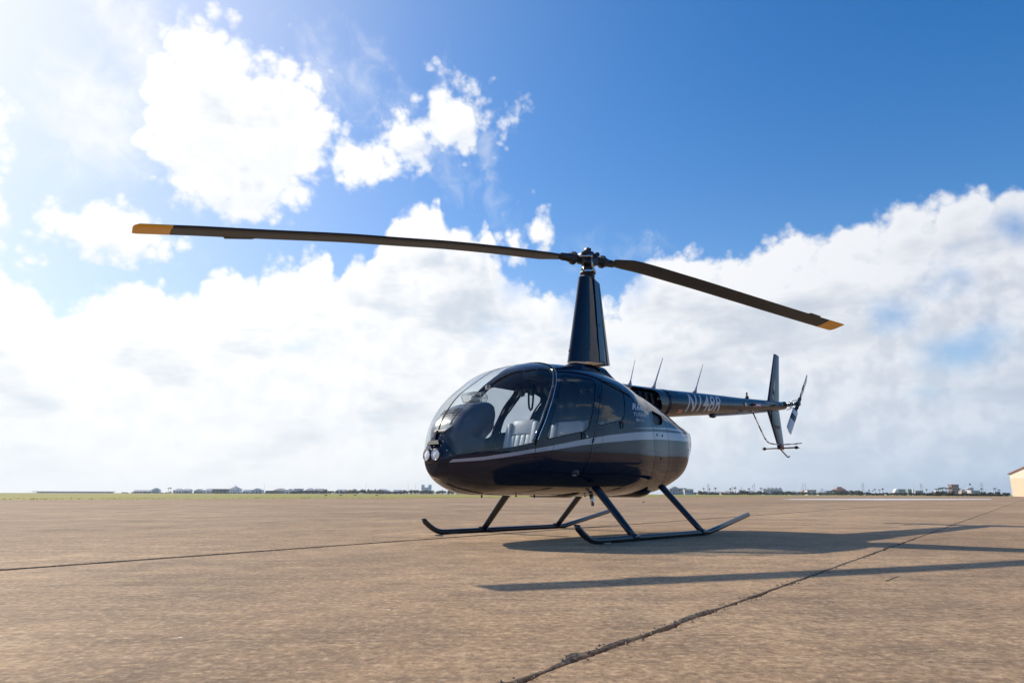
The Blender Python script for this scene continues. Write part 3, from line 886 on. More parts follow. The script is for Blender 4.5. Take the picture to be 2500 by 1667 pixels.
for i in range(60):
    px = 2096 + i * 6.2 + rnd.uniform(-3, 3)
    far = px < 2262
    tree('shrub', px, 470 + rnd.uniform(-20, 20) if far else 300 + rnd.uniform(-15, 15), rnd.uniform(10, 17), rnd.uniform(7, 11), rnd.randrange(4), rnd.choice((0, 3, 3, 0)), 'dark brown shrub in the dense belt at the end of the apron', 'shrub', 'dark shrub belt at the end of the apron')
for i, px in enumerate((2283, 2291, 2300, 2306, 2322, 2400, 2418, 2434)):
    tree('tree', px, 420, rnd.uniform(14, 20), rnd.uniform(12, 16), i, (0, 2, 3, 2, 0, 2, 3, 0)[i], ('dark bush like tree, leftmost under the dense palm group', 'olive tree second from the left under the dense palm group', 'brown tree third from the left under the dense palm group', 'olive tree right of the others under the dense palm group', 'dark tree at the foot of the brown apartment block', 'olive tree at the right foot of the domed building', 'brown tree midway between domed building and tan hangar', 'dark tree nearest the left wall of the tan hangar')[i], 'tree', 'trees behind the dark shrub belt')
PALMS = [
    (1719, 16, 'palm just left of the first pylon pair'), (1733, 15, 'short palm touching the first pylon pair on its right'), (1747, 17, 'palm standing alone right of the first pylon pair'),
    (1784, 16, 'palm left of the single thin mast near the townhouses'), (1796, 18, 'tall palm directly right of the single thin mast'), (1829, 16, 'palm left of the pylon pair beside the white townhouses'),
    (1858, 17, 'palm at the left end of the terrace of white townhouses'), (2008, 14, 'palm above the low white shed'), (2122, 13, 'leftmost palm of the loose group right of the third pylon pair'),
    (2132, 12, 'shortest palm of the loose group right of the third pylon pair'), (2138, 15, 'middle palm of the loose group right of the third pylon pair'), (2147, 14, 'palm second from the right in the loose group past the red roof'),
    (2156, 16, 'rightmost and tallest palm of the loose group past the red roof'), (2264, 15, 'lone palm between the grey building and the dense palm group'), (2287, 16, 'leftmost palm of the dense group beside the brown apartment block'),
    (2293, 17, 'second palm from the left in the dense group by the apartment block'), (2298, 19, 'third palm from the left in the dense group by the apartment block'), (2303, 20, 'tallest palm in the middle of the dense group by the apartment block'),
    (2311, 19, 'palm third from the right in the dense group by the apartment block'), (2318, 19, 'palm second from the right in the dense group by the apartment block'), (2323, 20, 'palm overlapping the left edge of the brown apartment block'),
    (2344, 17, 'palm at the right edge of the brown apartment block'), (2398, 17, 'palm under the pylon pair beside the domed building'), (2431, 18, 'tall palm left of the tan hangar'), (2440, 15, 'short palm nearest the tan hangar')]
for px, h, lab in PALMS:
    palm(px, 560 if px > 2250 else 680, h, lab, 'palms above the right skyline', rnd.uniform(-0.06, 0.06))
for px, h, lab in ((1728.5, 23, 'left pylon of the first pair above the palms'), (1731.8, 27, 'right pylon of the first pair above the palms'), (1839, 24, 'left pylon of the pair left of the white townhouses'), (1843.5, 28, 'right pylon of the pair left of the white townhouses'),
                   (1961.3, 27, 'left pylon of the pair above the reddish house'), (1967.3, 28, 'right pylon of the pair above the reddish house'), (2107, 28, 'left pylon of the pair right of the red roof'), (2110.5, 29, 'right pylon of the pair right of the red roof'),
                   (2249.5, 28, 'left pylon of the pair right of the white spire'), (2253, 27, 'right pylon of the pair right of the white spire'), (2397.5, 30, 'left pylon of the pair beside the domed building'), (2401.5, 29, 'right pylon of the pair beside the domed building'), (1789, 20, 'single thin mast left of the townhouses'), (1811, 19, 'single thin mast above the round dark tree')):
    p = far_at(px, DR + 40); kk = (DR + 40) / FPX * 1.03
    e = empty('power_pylon', (p.x, p.y, -0.1)); tag(e, lab, 'pylon')
    H_ = h * kk
    MB().tube([(0, 0, 0), (0, 0, H_)], [0.24, 0.12], 6).build('pole', hm((0.24, 0.25, 0.27)), e)
    for f in (0.72, 0.82, 0.92):
        MB().tube([(-1.0, 0, H_ * f), (1.0, 0, H_ * f)], 0.09, 5).build('crossarm', hm((0.24, 0.25, 0.27)), e)

# tan hangar at the right edge
hp = ground_at(2472.5, 1211.4)
hang = empty('hangar', (hp.x, hp.y, 0.0), math.atan2(-0.88, 0.475) * 0 + R(-80))
tag(hang, 'tan metal hangar with red brown roof trim at the right edge', 'hangar')
WH, EV, RG, DPH = 26.0, 7.45, 11.6, 30.0
mb = MB(); mb.box((0, 0, 0), (WH, DPH, EV * 0.80)); lowm = mb.build('lower_wall', mat('tan_cladding', (0.78, 0.60, 0.40), 0.6, var=0.05, vscale=0.6), hang)
mb = MB()
mb.rings([[(0, y, EV * 0.80), (WH, y, EV * 0.80), (WH, y, EV), (WH / 2, y, RG), (0, y, EV)] for y in (0.0, DPH)], 0, False)
mb.build('upper_wall', mat('cream_cladding', (0.84, 0.71, 0.55), 0.6, var=0.05, vscale=0.6), hang)
mb = MB()
mb.rings([[(-0.35, y, EV - 0.15), (WH / 2, y, RG + 0.02), (WH + 0.35, y, EV - 0.15), (WH + 0.35, y, EV + 0.12), (WH / 2, y, RG + 0.32), (-0.35, y, EV + 0.12)] for y in (-0.4, DPH + 0.4)], 0, False)
mb.build('roof', mat('red_brown_roof', (0.28, 0.12, 0.08), 0.5), hang)
mb = MB(); mb.box((WH * 0.25, -0.08, 0), (WH * 0.75, -0.004, EV * 0.76)); mb.build('hangar_door', mat('hangar_door_paint', (0.50, 0.37, 0.25), 0.6), hang)

# unseen wood behind the camera, added for its dark band in reflections
mb = MB()
r_ = random.Random(3)
top = []
for i in range(150):
    a = R(95 + 170 * i / 149)
    d_ = 110 + 18 * math.sin(i * 0.21) + r_.uniform(-4, 4)
    h = 4.5 + 2.0 * math.sin(i * 0.33) + 1.2 * math.sin(i * 1.1) + r_.uniform(-0.9, 0.9)
    x, y = math.sin(a) * d_, math.cos(a) * d_
    top.append([(x, y, -0.1), (x, y, h * 0.6), (x * 1.02, y * 1.02, h), (x * 1.06, y * 1.06, h * 0.9), (x * 1.1, y * 1.1, -0.1)])
mb.rings(top, 0, True, True, False)
tag(mb.build('unseen_wood', LEAF[0]), kind='stuff')

# one small weed far out on the apron
wp_ = ground_at(1571, 1226.5)
mb = MB()
for i in range(26):
    a = rnd.uniform(0, 6.28); l_ = rnd.uniform(0.04, 0.16); h_ = rnd.uniform(0.02, 0.07)
    d_ = Vector((math.cos(a), math.sin(a), 0)); sd_ = Vector((-d_.y, d_.x, 0)) * 0.012
    mb.raw([wp_ + sd_, wp_ - sd_, wp_ + d_ * l_ * 0.6 - sd_ + Vector((0, 0, h_)), wp_ + d_ * l_ * 0.6 + sd_ + Vector((0, 0, h_))], [(0, 1, 2, 3)])
    mb.raw([wp_ + d_ * l_ * 0.6 - sd_ + Vector((0, 0, h_)), wp_ + d_ * l_ * 0.6 + sd_ + Vector((0, 0, h_)), wp_ + d_ * l_ + Vector((0, 0, h_ * 0.7))], [(0, 1, 2)])
tag(mb.build('weed', LEAF[2]), 'tiny green weed growing on the apron behind the near skid', 'weed')

# ------------------------------------------------------------------ thin sea haze
hz_ = bpy.data.materials.new('sea_haze')
hz_.use_nodes = True
ht = hz_.node_tree; ht.nodes.clear()
pv = ht.nodes.new('ShaderNodeVolumePrincipled')
pv.inputs['Color'].default_value = (0.86, 0.91, 0.97, 1)
pv.inputs['Density'].default_value = 0.00015
pv.inputs['Anisotropy'].default_value = 0.35
ho_ = ht.nodes.new('ShaderNodeOutputMaterial'); ht.links.new(pv.outputs[0], ho_.inputs['Volume'])
mb = MB(); mb.box((-3100, -3100, -1.1), (3100, 3100, 32))
hb = mb.build('haze', hz_); tag(hb, kind='stuff')


# ------------------------------------------------------------------ the helicopter
# local frame: x forward, y to its left (port), z up; origin on the ground below the mast
PAINT = mat('navy_paint', (0.005, 0.011, 0.030), 0.05, 0, 0.42, bump=0.12, bscale=2.6, coat=0.0, bdist=0.02)
SILVER = mat('silver_stripe', (0.36, 0.38, 0.43), 0.16, 0, 0.5, bump=0.10, bscale=2.6, coat=0.4, bdist=0.02)
BLACK = mat('matt_black', (0.010, 0.011, 0.014), 0.55, var=0.2)
SEAL = mat('rubber_seal', (0.006, 0.006, 0.009), 0.85, 0, 0.15)
DARKMET = mat('dark_metal', (0.028, 0.030, 0.036), 0.38, 0.3, var=0.25, vscale=20)
STEEL = mat('bright_steel', (0.55, 0.55, 0.57), 0.22, 1.0, var=0.15)
CHROME = mat('polished_edge', (0.75, 0.76, 0.78), 0.10, 1.0)
BLADE = mat('blade_grey', (0.018, 0.024, 0.038), 0.42, 0, 0.30, var=0.25, vscale=3.0, bump=0.05, bscale=60)
YELLOW = mat('yellow_tip_paint', (0.76, 0.385, 0.022), 0.4, var=0.1)
GEAR = mat('landing_gear_paint', (0.008, 0.012, 0.022), 0.28, 0, 0.5, var=0.3, vscale=12, coat=0.2)
LINER = mat('cabin_liner', (0.030, 0.032, 0.038), 0.75, var=0.2)
LEATHER = mat('grey_leather', (0.66, 0.65, 0.63), 0.38, 0, 0.5, var=0.12, vscale=14, bump=0.25, bscale=40)
CONSOLE = mat('console_plastic', (0.085, 0.09, 0.105), 0.27, var=0.12, bump=0.1, bscale=120)
CREAM = mat('cream_plastic', (0.62, 0.58, 0.50), 0.4, var=0.06)
GLASS = glass('windscreen_acrylic')
GLASS_T = glass('tinted_door_acrylic', (0.55, 0.59, 0.64), 1.75)
LAMP = mat('lamp_glass', (0.88, 0.88, 0.90), 0.18, 0.1, var=0.12, vscale=30, bump=0.5, bscale=55, bdist=0.004)
LENS = glass('lamp_lens', (0.95, 0.96, 0.97), 1.5)
WHITEP = mat('white_paint', (0.70, 0.70, 0.72), 0.3)
REDP = mat('red_paint', (0.35, 0.03, 0.04), 0.4)
LETTER = mat('silver_lettering', (0.50, 0.52, 0.56), 0.3)
DECAL = mat('salmon_decal', (0.55, 0.20, 0.16), 0.5)

PSI = 3.95866
heli = empty('helicopter', (0.95863, 8.24453, 0.0), PSI)
tag(heli, 'glossy navy blue turbine helicopter with two-blade rotor parked on skids on the apron', 'helicopter')

KX = np.array([2.49, 2.465, 2.38, 2.20, 1.95, 1.6, 1.2, 0.6, 0.1, -0.4, -0.9, -1.4, -1.8])
XN = 2.49
PR = dict(
    zt=[0.848, 0.878, 1.112, 1.355, 1.54, 1.735, 1.838, 1.874, 1.835, 1.749, 1.639, 1.457, 1.325],
    zb=[0.719, 0.612, 0.578, 0.493, 0.44, 0.435, 0.433, 0.427, 0.423, 0.436, 0.451, 0.581, 0.795],
    w=[0.092, 0.127, 0.243, 0.436, 0.589, 0.677, 0.7, 0.733, 0.726, 0.646, 0.552, 0.479, 0.332],
    zm=[0.76, 0.762, 0.795, 0.835, 0.851, 0.898, 0.913, 0.94, 0.96, 0.977, 1.002, 1.009, 1.148],
    nt=[2.004, 2.101, 2.164, 2.18, 2.372, 2.682, 2.683, 2.82, 2.721, 2.495, 2.485, 2.508, 3.3],
    nb=[2.0, 1.91, 1.94, 2.098, 2.341, 2.496, 2.597, 2.603, 2.599, 2.589, 2.517, 2.65, 2.345])


def pchip(xk, yk, x):
    xk, yk = np.asarray(xk, float), np.asarray(yk, float)
    h = np.diff(xk); m_ = np.diff(yk) / h; d = np.zeros_like(yk)
    for i in range(1, len(xk) - 1):
        if m_[i - 1] * m_[i] > 0:
            w1, w2 = 2 * h[i] + h[i - 1], h[i] + 2 * h[i - 1]
            d[i] = (w1 + w2) / (w1 / m_[i - 1] + w2 / m_[i])
    d[0], d[-1] = m_[0], m_[-1]
    x = np.clip(x, xk[0], xk[-1]); i = np.clip(np.searchsorted(xk, x) - 1, 0, len(xk) - 2)
    s = (x - xk[i]) / h[i]
    return (yk[i] * (2 * s**3 - 3 * s**2 + 1) + h[i] * d[i] * (s**3 - 2 * s**2 + s)
            + yk[i + 1] * (-2 * s**3 + 3 * s**2) + h[i] * d[i + 1] * (s**3 - s**2))


TK = np.sqrt(XN - KX)
def prof(x):
    t = np.sqrt(np.maximum(XN - np.asarray(x, float), 0))
    return {k: pchip(TK, PR[k], t) for k in PR}


def body_radial(x):
    """z extents of the section"""
    return prof(x)


def G(q):
    x, y, z = q[..., 0], np.abs(q[..., 1]), q[..., 2]
    p = prof(np.clip(x, KX[-1], KX[0]))
    up = z > p['zm']
    n = np.where(up, p['nt'], p['nb']); h = np.where(up, p['zt'] - p['zm'], p['zm'] - p['zb'])
    r = ((np.abs(z - p['zm']) / h)**n + (y / p['w'])**n)**(1 / n) - 1
    return r * np.minimum(h, p['w'])


def body_normals(V):
    e = 2e-4
    g = np.stack([G(V + np.eye(3)[i] * e) - G(V - np.eye(3)[i] * e) for i in range(3)], 1)
    # the two end caps look straight ahead and straight back
    l = np.linalg.norm(g, axis=1, keepdims=True); l[l == 0] = 1
    return g / l


def Yside(x, z):
    p = prof(np.array([x]))
    up = z > p['zm'][0]
    n = p['nt'][0] if up else p['nb'][0]
    h = (p['zt'][0] - p['zm'][0]) if up else (p['zm'][0] - p['zb'][0])
    a = min(abs(z - p['zm'][0]) / h, 0.999)
    return float(p['w'][0] * (1 - a**n)**(1 / n))


class Poly:
    """Polygon soup over one growing vertex list; split() cuts it along a scalar field."""
    V = None

    def __init__(s, faces, mi=None):
        s.f = faces
        s.mi = mi or [0] * len(faces)

    def split(s, field, store):
        val = field(store.V)
        inn, out, im, om = [], [], [], []
        newv, key = [], {}
        base = len(store.V)
        vl = val.tolist()
        for f, m_ in zip(s.f, s.mi):
            sg = [vl[i] < 0 for i in f]
            if all(sg): inn.append(f); im.append(m_); continue
            if not any(sg): out.append(f); om.append(m_); continue
            a, b = [], []
            for k in range(len(f)):
                i, j = f[k], f[(k + 1) % len(f)]
                (a if sg[k] else b).append(i)
                if sg[k] != sg[(k + 1) % len(f)]:
                    e = (min(i, j), max(i, j))
                    if e not in key:
                        t = vl[e[0]] / (vl[e[0]] - vl[e[1]])
                        key[e] = base + len(newv)
                        newv.append(store.V[e[0]] * (1 - t) + store.V[e[1]] * t)
                    a.append(key[e]); b.append(key[e])
            if len(a) > 2: inn.append(tuple(a)); im.append(m_)
            if len(b) > 2: out.append(tuple(b)); om.append(m_)
        if newv: store.V = np.vstack([store.V, np.array(newv)])
        return Poly(inn, im), Poly(out, om)


class Store: pass


def islands(faces):
    par = {}
    def find(a):
        while par.setdefault(a, a) != a:
            par[a] = par[par[a]]; a = par[a]
        return a
    for f in faces:
        r = find(f[0])
        for i in f[1:]: par[find(i)] = r
    out = {}
    for k, f in enumerate(faces): out.setdefault(find(f[0]), []).append(k)
    return list(out.values())


def add_islands(name, store, poly, normals, off, m_, parent):
    for isl in islands(poly.f):
        add(name, poly_mesh(name, store, Poly([poly.f[k] for k in isl], [poly.mi[k] for k in isl]), normals, off), m_, parent)


def loose(o):
    """each separate piece of a part becomes a part of its own"""
    me = o.data
    fs = [tuple(p.vertices) for p in me.polygons]
    isl = islands(fs)
    if len(isl) < 2: return [o]
    co = [v.co[:] for v in me.vertices]
    res = []
    base = o.name.split('.')[0]
    for k, ids in enumerate(isl):
        vs = sorted({i for q in ids for i in fs[q]}); mp = {g: l for l, g in enumerate(vs)}
        m2 = bpy.data.meshes.new(base)
        m2.from_pydata([co[i] for i in vs], [], [tuple(mp[i] for i in fs[q]) for q in ids])
        m2.polygons.foreach_set('use_smooth', [me.polygons[q].use_smooth for q in ids])
        m2.polygons.foreach_set('material_index', [me.polygons[q].material_index for q in ids])
        for mm in me.materials: m2.materials.append(mm)
        m2.update()
        if k == 0: o.data = m2; res.append(o)
        else:
            c = bpy.data.objects.new(base, m2); COL.objects.link(c); c.parent = o.parent; res.append(c)
    return res


def poly_mesh(name, store, poly, normals, offset=0.0, flip=False):
    idx = sorted({i for f in poly.f for i in f})
    mp = {g: l for l, g in enumerate(idx)}
    V = store.V[idx]
    N = normals(V)
    me = bpy.data.meshes.new(name)
    fs = [tuple(mp[i] for i in f) for f in poly.f]
    if flip: fs = [tuple(reversed(f)) for f in fs]
    me.from_pydata((V + N * offset).tolist(), [], fs)
    me.polygons.foreach_set('material_index', poly.mi)
    me.polygons.foreach_set('use_smooth', [True] * len(fs))
    me.update()
    me.normals_split_custom_set_from_vertices((N * (-1 if flip else 1)).tolist())
    return me


def sd_poly(px, pz, poly):
    P = np.array(poly, float); Q = np.roll(P, -1, 0)
    best = np.full(px.shape, 1e9); inside = np.zeros(px.shape, bool)
    for (ax, az), (bx, bz) in zip(P, Q):
        ex, ez = bx - ax, bz - az
        t = np.clip(((px - ax) * ex + (pz - az) * ez) / (ex * ex + ez * ez + 1e-12), 0, 1)
        best = np.minimum(best, np.hypot(px - ax - t * ex, pz - az - t * ez))
        c = ((az > pz) != (bz > pz)) & (px < (bx - ax) * (pz - az) / (bz - az + 1e-12) + ax)
        inside ^= c
    return np.where(inside, -best, best)


def fillet(poly, r, seg=5):
    out = []
    n = len(poly)
    for i in range(n):
        p, a, b = Vector(poly[i]), Vector(poly[i - 1]), Vector(poly[(i + 1) % n])
        da, db = (a - p), (b - p)
        ra = min(r, da.length * 0.45, db.length * 0.45)
        s, e = p + da.normalized() * ra, p + db.normalized() * ra
        for k in range(seg + 1):
            t = k / seg
            out.append(tuple(s * (1 - t)**2 + p * 2 * t * (1 - t) + e * t * t))
    return out


# ---- fuselage skin as one fine grid, then cut into its panels
ST = Store()
ts = np.linspace(0.0, TK[-1], 190)
xs = XN - ts**2
NV = 224
ang = np.linspace(0, 2 * np.pi, NV, endpoint=False)
grid = []
pp = prof(xs)
for i, x in enumerate(xs):
    c, s_ = np.cos(ang), np.sin(ang)
    up = s_ >= 0
    n = np.where(up, pp['nt'][i], pp['nb'][i])
    r = (np.abs(c)**n + np.abs(s_)**n)**(-1 / n)
    hh = np.where(up, pp['zt'][i] - pp['zm'][i], pp['zm'][i] - pp['zb'][i])
    y = pp['w'][i] * r * c; z = pp['zm'][i] + hh * r * s_
    y[NV // 4] = 0; y[3 * NV // 4] = 0
    grid.append(np.stack([np.full(NV, x), y, z], 1))
ST.V = np.concatenate(grid)
nx = len(xs)
skin = Poly([(i * NV + j, (i + 1) * NV + j, (i + 1) * NV + (j + 1) % NV, i * NV + (j + 1) % NV) for i in range(nx - 1) for j in range(NV)])

BOW = [(1.191, 1.90), (1.191, 1.799), (1.198, 1.755), (1.236, 1.70), (1.291, 1.637), (1.37, 1.534), (1.43, 1.461), (1.483, 1.385), (1.582, 1.241), (1.651, 1.119), (1.706, 1.026), (1.749, 0.935)]
WSP = BOW + [(1.964, 0.884), (2.144, 0.849), (2.288, 0.823), (2.394, 0.800), (2.60, 0.765), (2.75, 1.2), (2.2, 2.1), (1.191, 2.1)]
NOSEP = [(-0.014, 1.035), (0.014, 1.035), (0.097, 0.943), (0.175, 0.858), (0.232, 0.792), (0.150, 0.715), (-0.150, 0.715), (-0.232, 0.792), (-0.175, 0.858), (-0.097, 0.943)]
f_np = lambda V: np.maximum(sd_poly(V[:, 1], V[:, 2], NOSEP), 2.2 - V[:, 0])
f_np_seam = lambda V: f_np(V) - 0.004
f_ws = lambda V: sd_poly(V[:, 0], V[:, 2], WSP)
f_strut = lambda V: np.abs(V[:, 1]) - 0.0115
f_port = lambda V: -V[:, 1]

nosep, rest = skin.split(f_np, ST)
nose_seam, rest = rest.split(f_np_seam, ST)
ws, rest = rest.split(f_ws, ST)
strut, ws = ws.split(f_strut, ST)
ws_p, ws_s = ws.split(f_port, ST)

DOOR1 = fillet([(1.235, 1.722), (1.306, 1.645), (1.40, 1.520), (1.581, 1.250), (1.683, 1.083), (1.770, 0.90), (1.760, 0.74), (1.63, 0.64), (1.12, 0.63), (1.012, 0.919), (0.979, 1.0), (0.923, 1.165), (0.806, 1.424), (0.663, 1.626), (0.599, 1.715), (0.90, 1.748)], 0.05, 3)
DOOR2 = fillet([(0.572, 1.716), (0.333, 1.704), (0.142, 1.660), (0.155, 1.600), (0.219, 1.521), (0.266, 1.386), (0.306, 1.211), (0.329, 1.038), (0.345, 0.76), (0.46, 0.64), (1.075, 0.63), (0.975, 0.915), (0.944, 0.996), (0.888, 1.160), (0.771, 1.416), (0.630, 1.616)], 0.05, 3)
WIN1 = fillet([(1.205, 1.655), (0.737, 1.662), (0.745, 1.600), (0.834, 1.465), (0.968, 1.194), (1.000, 1.110), (1.050, 1.082), (1.622, 0.966), (1.622, 1.000), (1.542, 1.160), (1.404, 1.409)], 0.05, 4)
WIN2 = fillet([(0.580, 1.664), (0.382, 1.660), (0.248, 1.622), (0.228, 1.568), (0.279, 1.479), (0.370, 1.275), (0.415, 1.240), (0.864, 1.145), (0.811, 1.306)], 0.05, 4)
sf = lambda P, off=0.0: (lambda V: sd_poly(V[:, 0], V[:, 2], P) + off)

parts = []
seams = []
def cut_panel(src, P, gap=0.0045):
    inner, src = src.split(sf(P, gap), ST)
    seam, src = src.split(sf(P, 0.0), ST)
    seams.append(seam)
    return inner, src

d1, rest = cut_panel(rest, DOOR1)
d2, rest = cut_panel(rest, DOOR2)
w1, d1 = d1.split(sf(WIN1), ST)
w1s, d1 = d1.split(sf(WIN1, -0.007), ST)
w2, d2 = d2.split(sf(WIN2), ST)
w2s, d2 = d2.split(sf(WIN2, -0.007), ST)
seams += [w1s, w2s]
INTAKE = fillet([(-0.454, 1.438), (-0.749, 1.397), (-0.768, 1.372), (-0.700, 1.297), (-0.641, 1.272), (-0.407, 1.252), (-0.385, 1.294)], 0.03, 3)
intake, rest = rest.split(sf(INTAKE), ST)
# cowling panels behind the doors
for xa in (-0.335, -0.815):
    fa = lambda V, xa=xa: np.abs(V[:, 0] - xa + 0.10 * np.maximum(0.72 - V[:, 2], 0)) - 0.0035
    band, rest = rest.split(lambda V, xa=xa: V[:, 0] - xa - 0.0035, ST)
    keep = rest
    seam, aft = band.split(lambda V, xa=xa: -(V[:, 0] - xa + 0.0035), ST)
    seams.append(seam)
    rest = aft
    parts.append(keep)
cabin_skin, mid_cowl, aft_cowl = parts[0], parts[1], rest

XS_T = [(-1.781, 1.234), (-1.22, 1.213), (-0.86, 1.195), (-0.40, 1.172), (0.15, 1.124), (0.673, 1.059), (1.104, 0.989), (1.501, 0.916), (1.829, 0.858), (2.078, 0.811), (2.222, 0.782), (2.322, 0.769), (2.435, 0.756), (2.49, 0.746)]
XS_B = [(-1.704, 1.129), (-1.163, 1.113), (-0.826, 1.102), (-0.40, 1.080), (0.16, 1.038), (0.677, 0.984), (1.106, 0.933), (1.502, 0.871), (1.829, 0.823), (2.075, 0.777), (2.218, 0.752), (2.318, 0.741), (2.441, 0.729), (2.49, 0.725)]
TS_T = [(-1.738, 1.279), (-1.298, 1.270), (-0.836, 1.254), (-0.332, 1.215), (0.171, 1.166)]
TS_B = [(-1.743, 1.238), (-1.239, 1.236), (-0.821, 1.231), (-0.325, 1.199), (0.171, 1.164)]
def li(tab):
    a = np.array(tab); return lambda x: np.interp(x, a[:, 0], a[:, 1])

def stripe(p):
    for T, B, x1 in ((li(XS_T), li(XS_B), 9), (li(TS_T), li(TS_B), 0.17)):
        below, above = p.split(lambda V: V[:, 2] - T(V[:, 0]), ST)
        low, band = below.split(lambda V: V[:, 2] - B(V[:, 0]), ST)
        if x1 < 9:
            front, band = band.split(lambda V: x1 - V[:, 0], ST)
            low = Poly(low.f + front.f, low.mi + front.mi)
        band.mi = [1] * len(band.f)
        p = Poly(above.f + low.f + band.f, above.mi + low.mi + band.mi)
    return p

PM = [PAINT, SILVER]
fus = stripe(cabin_skin)
skin_o = add('cabin_shell', poly_mesh('cabin_shell', ST, fus, body_normals), PM, heli)
add('engine_cowl', poly_mesh('engine_cowl', ST, stripe(mid_cowl), body_normals), PM, heli)
aft_o = add('tail_cowl', poly_mesh('tail_cowl', ST, stripe(aft_cowl), body_normals), PM, heli)
# rounded plates closing the two ends of the skin
mb = MB()
n0 = np.array(grid[0]); cen = n0.mean(0)
mb.rings([[tuple(cen + (q - cen) * s + np.array([0.004 * (1 - s), 0, 0])) for q in n0[::4]] for s in (1.0, 0.6, 0.15)], 0, True, True)
mb.build('nose_cap', PAINT, heli)
mb = MB()
n1 = np.array(grid[-1]); cen = n1.mean(0)
mb.rings([[tuple(cen + (q - cen) * s + np.array([-dx, 0, 0])) for q in n1[::4]] for s, dx in ((1.0, 0), (0.985, 0.004), (0.9, 0.006), (0.5, 0.008))], 0, True, True)
mb.build('aft_plate', PAINT, heli)
add('nose_panel', poly_mesh('nose_panel', ST, nosep, body_normals), PAINT, heli)
add_islands('panel_seam', ST, Poly(sum([s.f for s in seams], []) + nose_seam.f), body_normals, -0.003, SEAL, heli)
add('windscreen_strut', poly_mesh('windscreen_strut', ST, strut, body_normals, 0.002), SEAL, heli)
for q in (ws_p, ws_s):
    add('windscreen', poly_mesh('windscreen', ST, q, body_normals), GLASS, heli)
add_islands('air_intake', ST, intake, body_normals, -0.03, BLACK, heli)
for side in (1, -1):
    fld = (lambda V: -V[:, 1]) if side == 1 else (lambda V: V[:, 1])
    for nm, dp, wp in (('front_door', d1, w1), ('rear_door', d2, w2)):
        a, _ = dp.split(fld, ST); b, _ = wp.split(fld, ST)
        dm = poly_mesh(nm, ST, stripe(a), body_normals, 0.002)
        door = add(nm, dm, PM, heli)
        add('door_window', poly_mesh('door_window', ST, b, body_normals, -0.002), GLASS_T, door)
        hx, hz = ((1.103, 1.041) if nm == 'front_door' else (0.439, 1.195))
        hy = Yside(hx, hz)
        h = MB()
        h.tube([(hx, side * (hy + 0.002), hz + 0.02), (hx, side * (hy + 0.02), hz + 0.012), (hx - 0.004, side * (hy + 0.022), hz - 0.03), (hx + 0.012, side * (hy + 0.018), hz - 0.048)], [0.010, 0.010, 0.008, 0.007], 8)
        h.tube([(hx + 0.022, side * (hy + 0.014), hz + 0.022), (hx, side * (hy + 0.016), hz + 0.012)], 0.006, 6)
        h.build('door_handle', BLACK, door)
        if nm == 'front_door':
            k = MB(); kx, kz = 1.044, 1.022; ky = Yside(kx, kz)
            k.lathe([(0.012, 0), (0.012, 0.008), (0.006, 0.012)], axis_M((kx, side * ky, kz), (0, side, 0)), 12)
            k.build('door_lock', CHROME, door)
        # hinges on the front edge
        hg = MB()
        for hz2, dx in (((1.50, 0.0), (0.93, 0.0)) if nm == 'front_door' else ((1.46, 0.0), (0.985, 0.0))):
            fx = np.interp(-hz2, [-1.645, -1.52, -1.25, -1.083, -0.9], [1.306, 1.40, 1.581, 1.683, 1.770]) if nm == 'front_door' else np.interp(-hz2, [-1.616, -1.416, -1.16, -0.996, -0.915], [0.63, 0.771, 0.888, 0.944, 0.975])
            hy = Yside(fx, hz2)
            hg.tube([(fx + 0.012, side * (hy + 0.004), hz2 - 0.022), (fx - 0.008, side * (hy + 0.006), hz2 + 0.022)], 0.009, 8)
        loose(hg.build('door_hinge', BLACK, door))

# door-foot outlines on the flank
def side_line(pts, r=0.003, off=0.0005, side=1):
    return [(x, side * (Yside(x, z) + off), z) for x, z in pts]
def densify(p, n=6):
    out = []
    for a, b in zip(p[:-1], p[1:]):
        for k in range(n): out.append((a[0] + (b[0] - a[0]) * k / n, a[1] + (b[1] - a[1]) * k / n))
    return out + [p[-1]]
mb = MB()
FOOT = densify(fillet([(1.685, 0.921), (1.553, 0.934), (1.530, 0.905), (1.60, 0.755), (1.64, 0.715)], 0.03, 3)[4:-4])
FUEL = densify(fillet([(0.905, 1.02), (0.888, 1.098), (0.785, 1.117), (0.772, 1.095), (0.79, 1.01), (0.826, 0.932), (0.955, 0.905)], 0.025, 3))
for L_ in (FOOT, FUEL):
    for sd in (1, -1): mb.tube(side_line(L_, side=sd), 0.0028, 5)
loose(mb.build('hatch_outline', SEAL, heli))
# rivet heads along the cowl panels, each row one strip of small domes
mb = MB()
rv = []
for x in (-0.31, -0.36, -0.79, -0.84, 0.17, 0.22):
    rv += [(x, z) for z in np.arange(0.66, 1.42, 0.045)]
rv += [(x, 0.93 - 0.10 * (x + 0.35) ** 2) for x in np.arange(-0.74, -0.36, 0.04)] + [(x, 0.99 + 0.2 * x) for x in np.arange(-0.28, 0.14, 0.035)]
for x, z in rv:
    for sd in (1, -1):
        y = Yside(x, z)
        if y > 0.25: mb.lathe([(0.0042, -0.001), (0.0030, 0.0016)], axis_M((x, sd * y, z), (0.1, sd, 0)), 6)
rvt = mb.build('rivet_rows', DARKMET, heli); rvt['kind'] = 'stuff'
# screw heads and latch on the engine cowl
for x, z in ((-0.43, 1.135), (-0.60, 1.137), (-0.52, 0.865)):
    k = MB(); y = Yside(x, z)
    k.lathe([(0.014, 0), (0.013, 0.005), (0.004, 0.007)], axis_M((x, y, z), (0.2, 1, 0)), 12)
    k.build('cowl_latch', BLACK, heli)

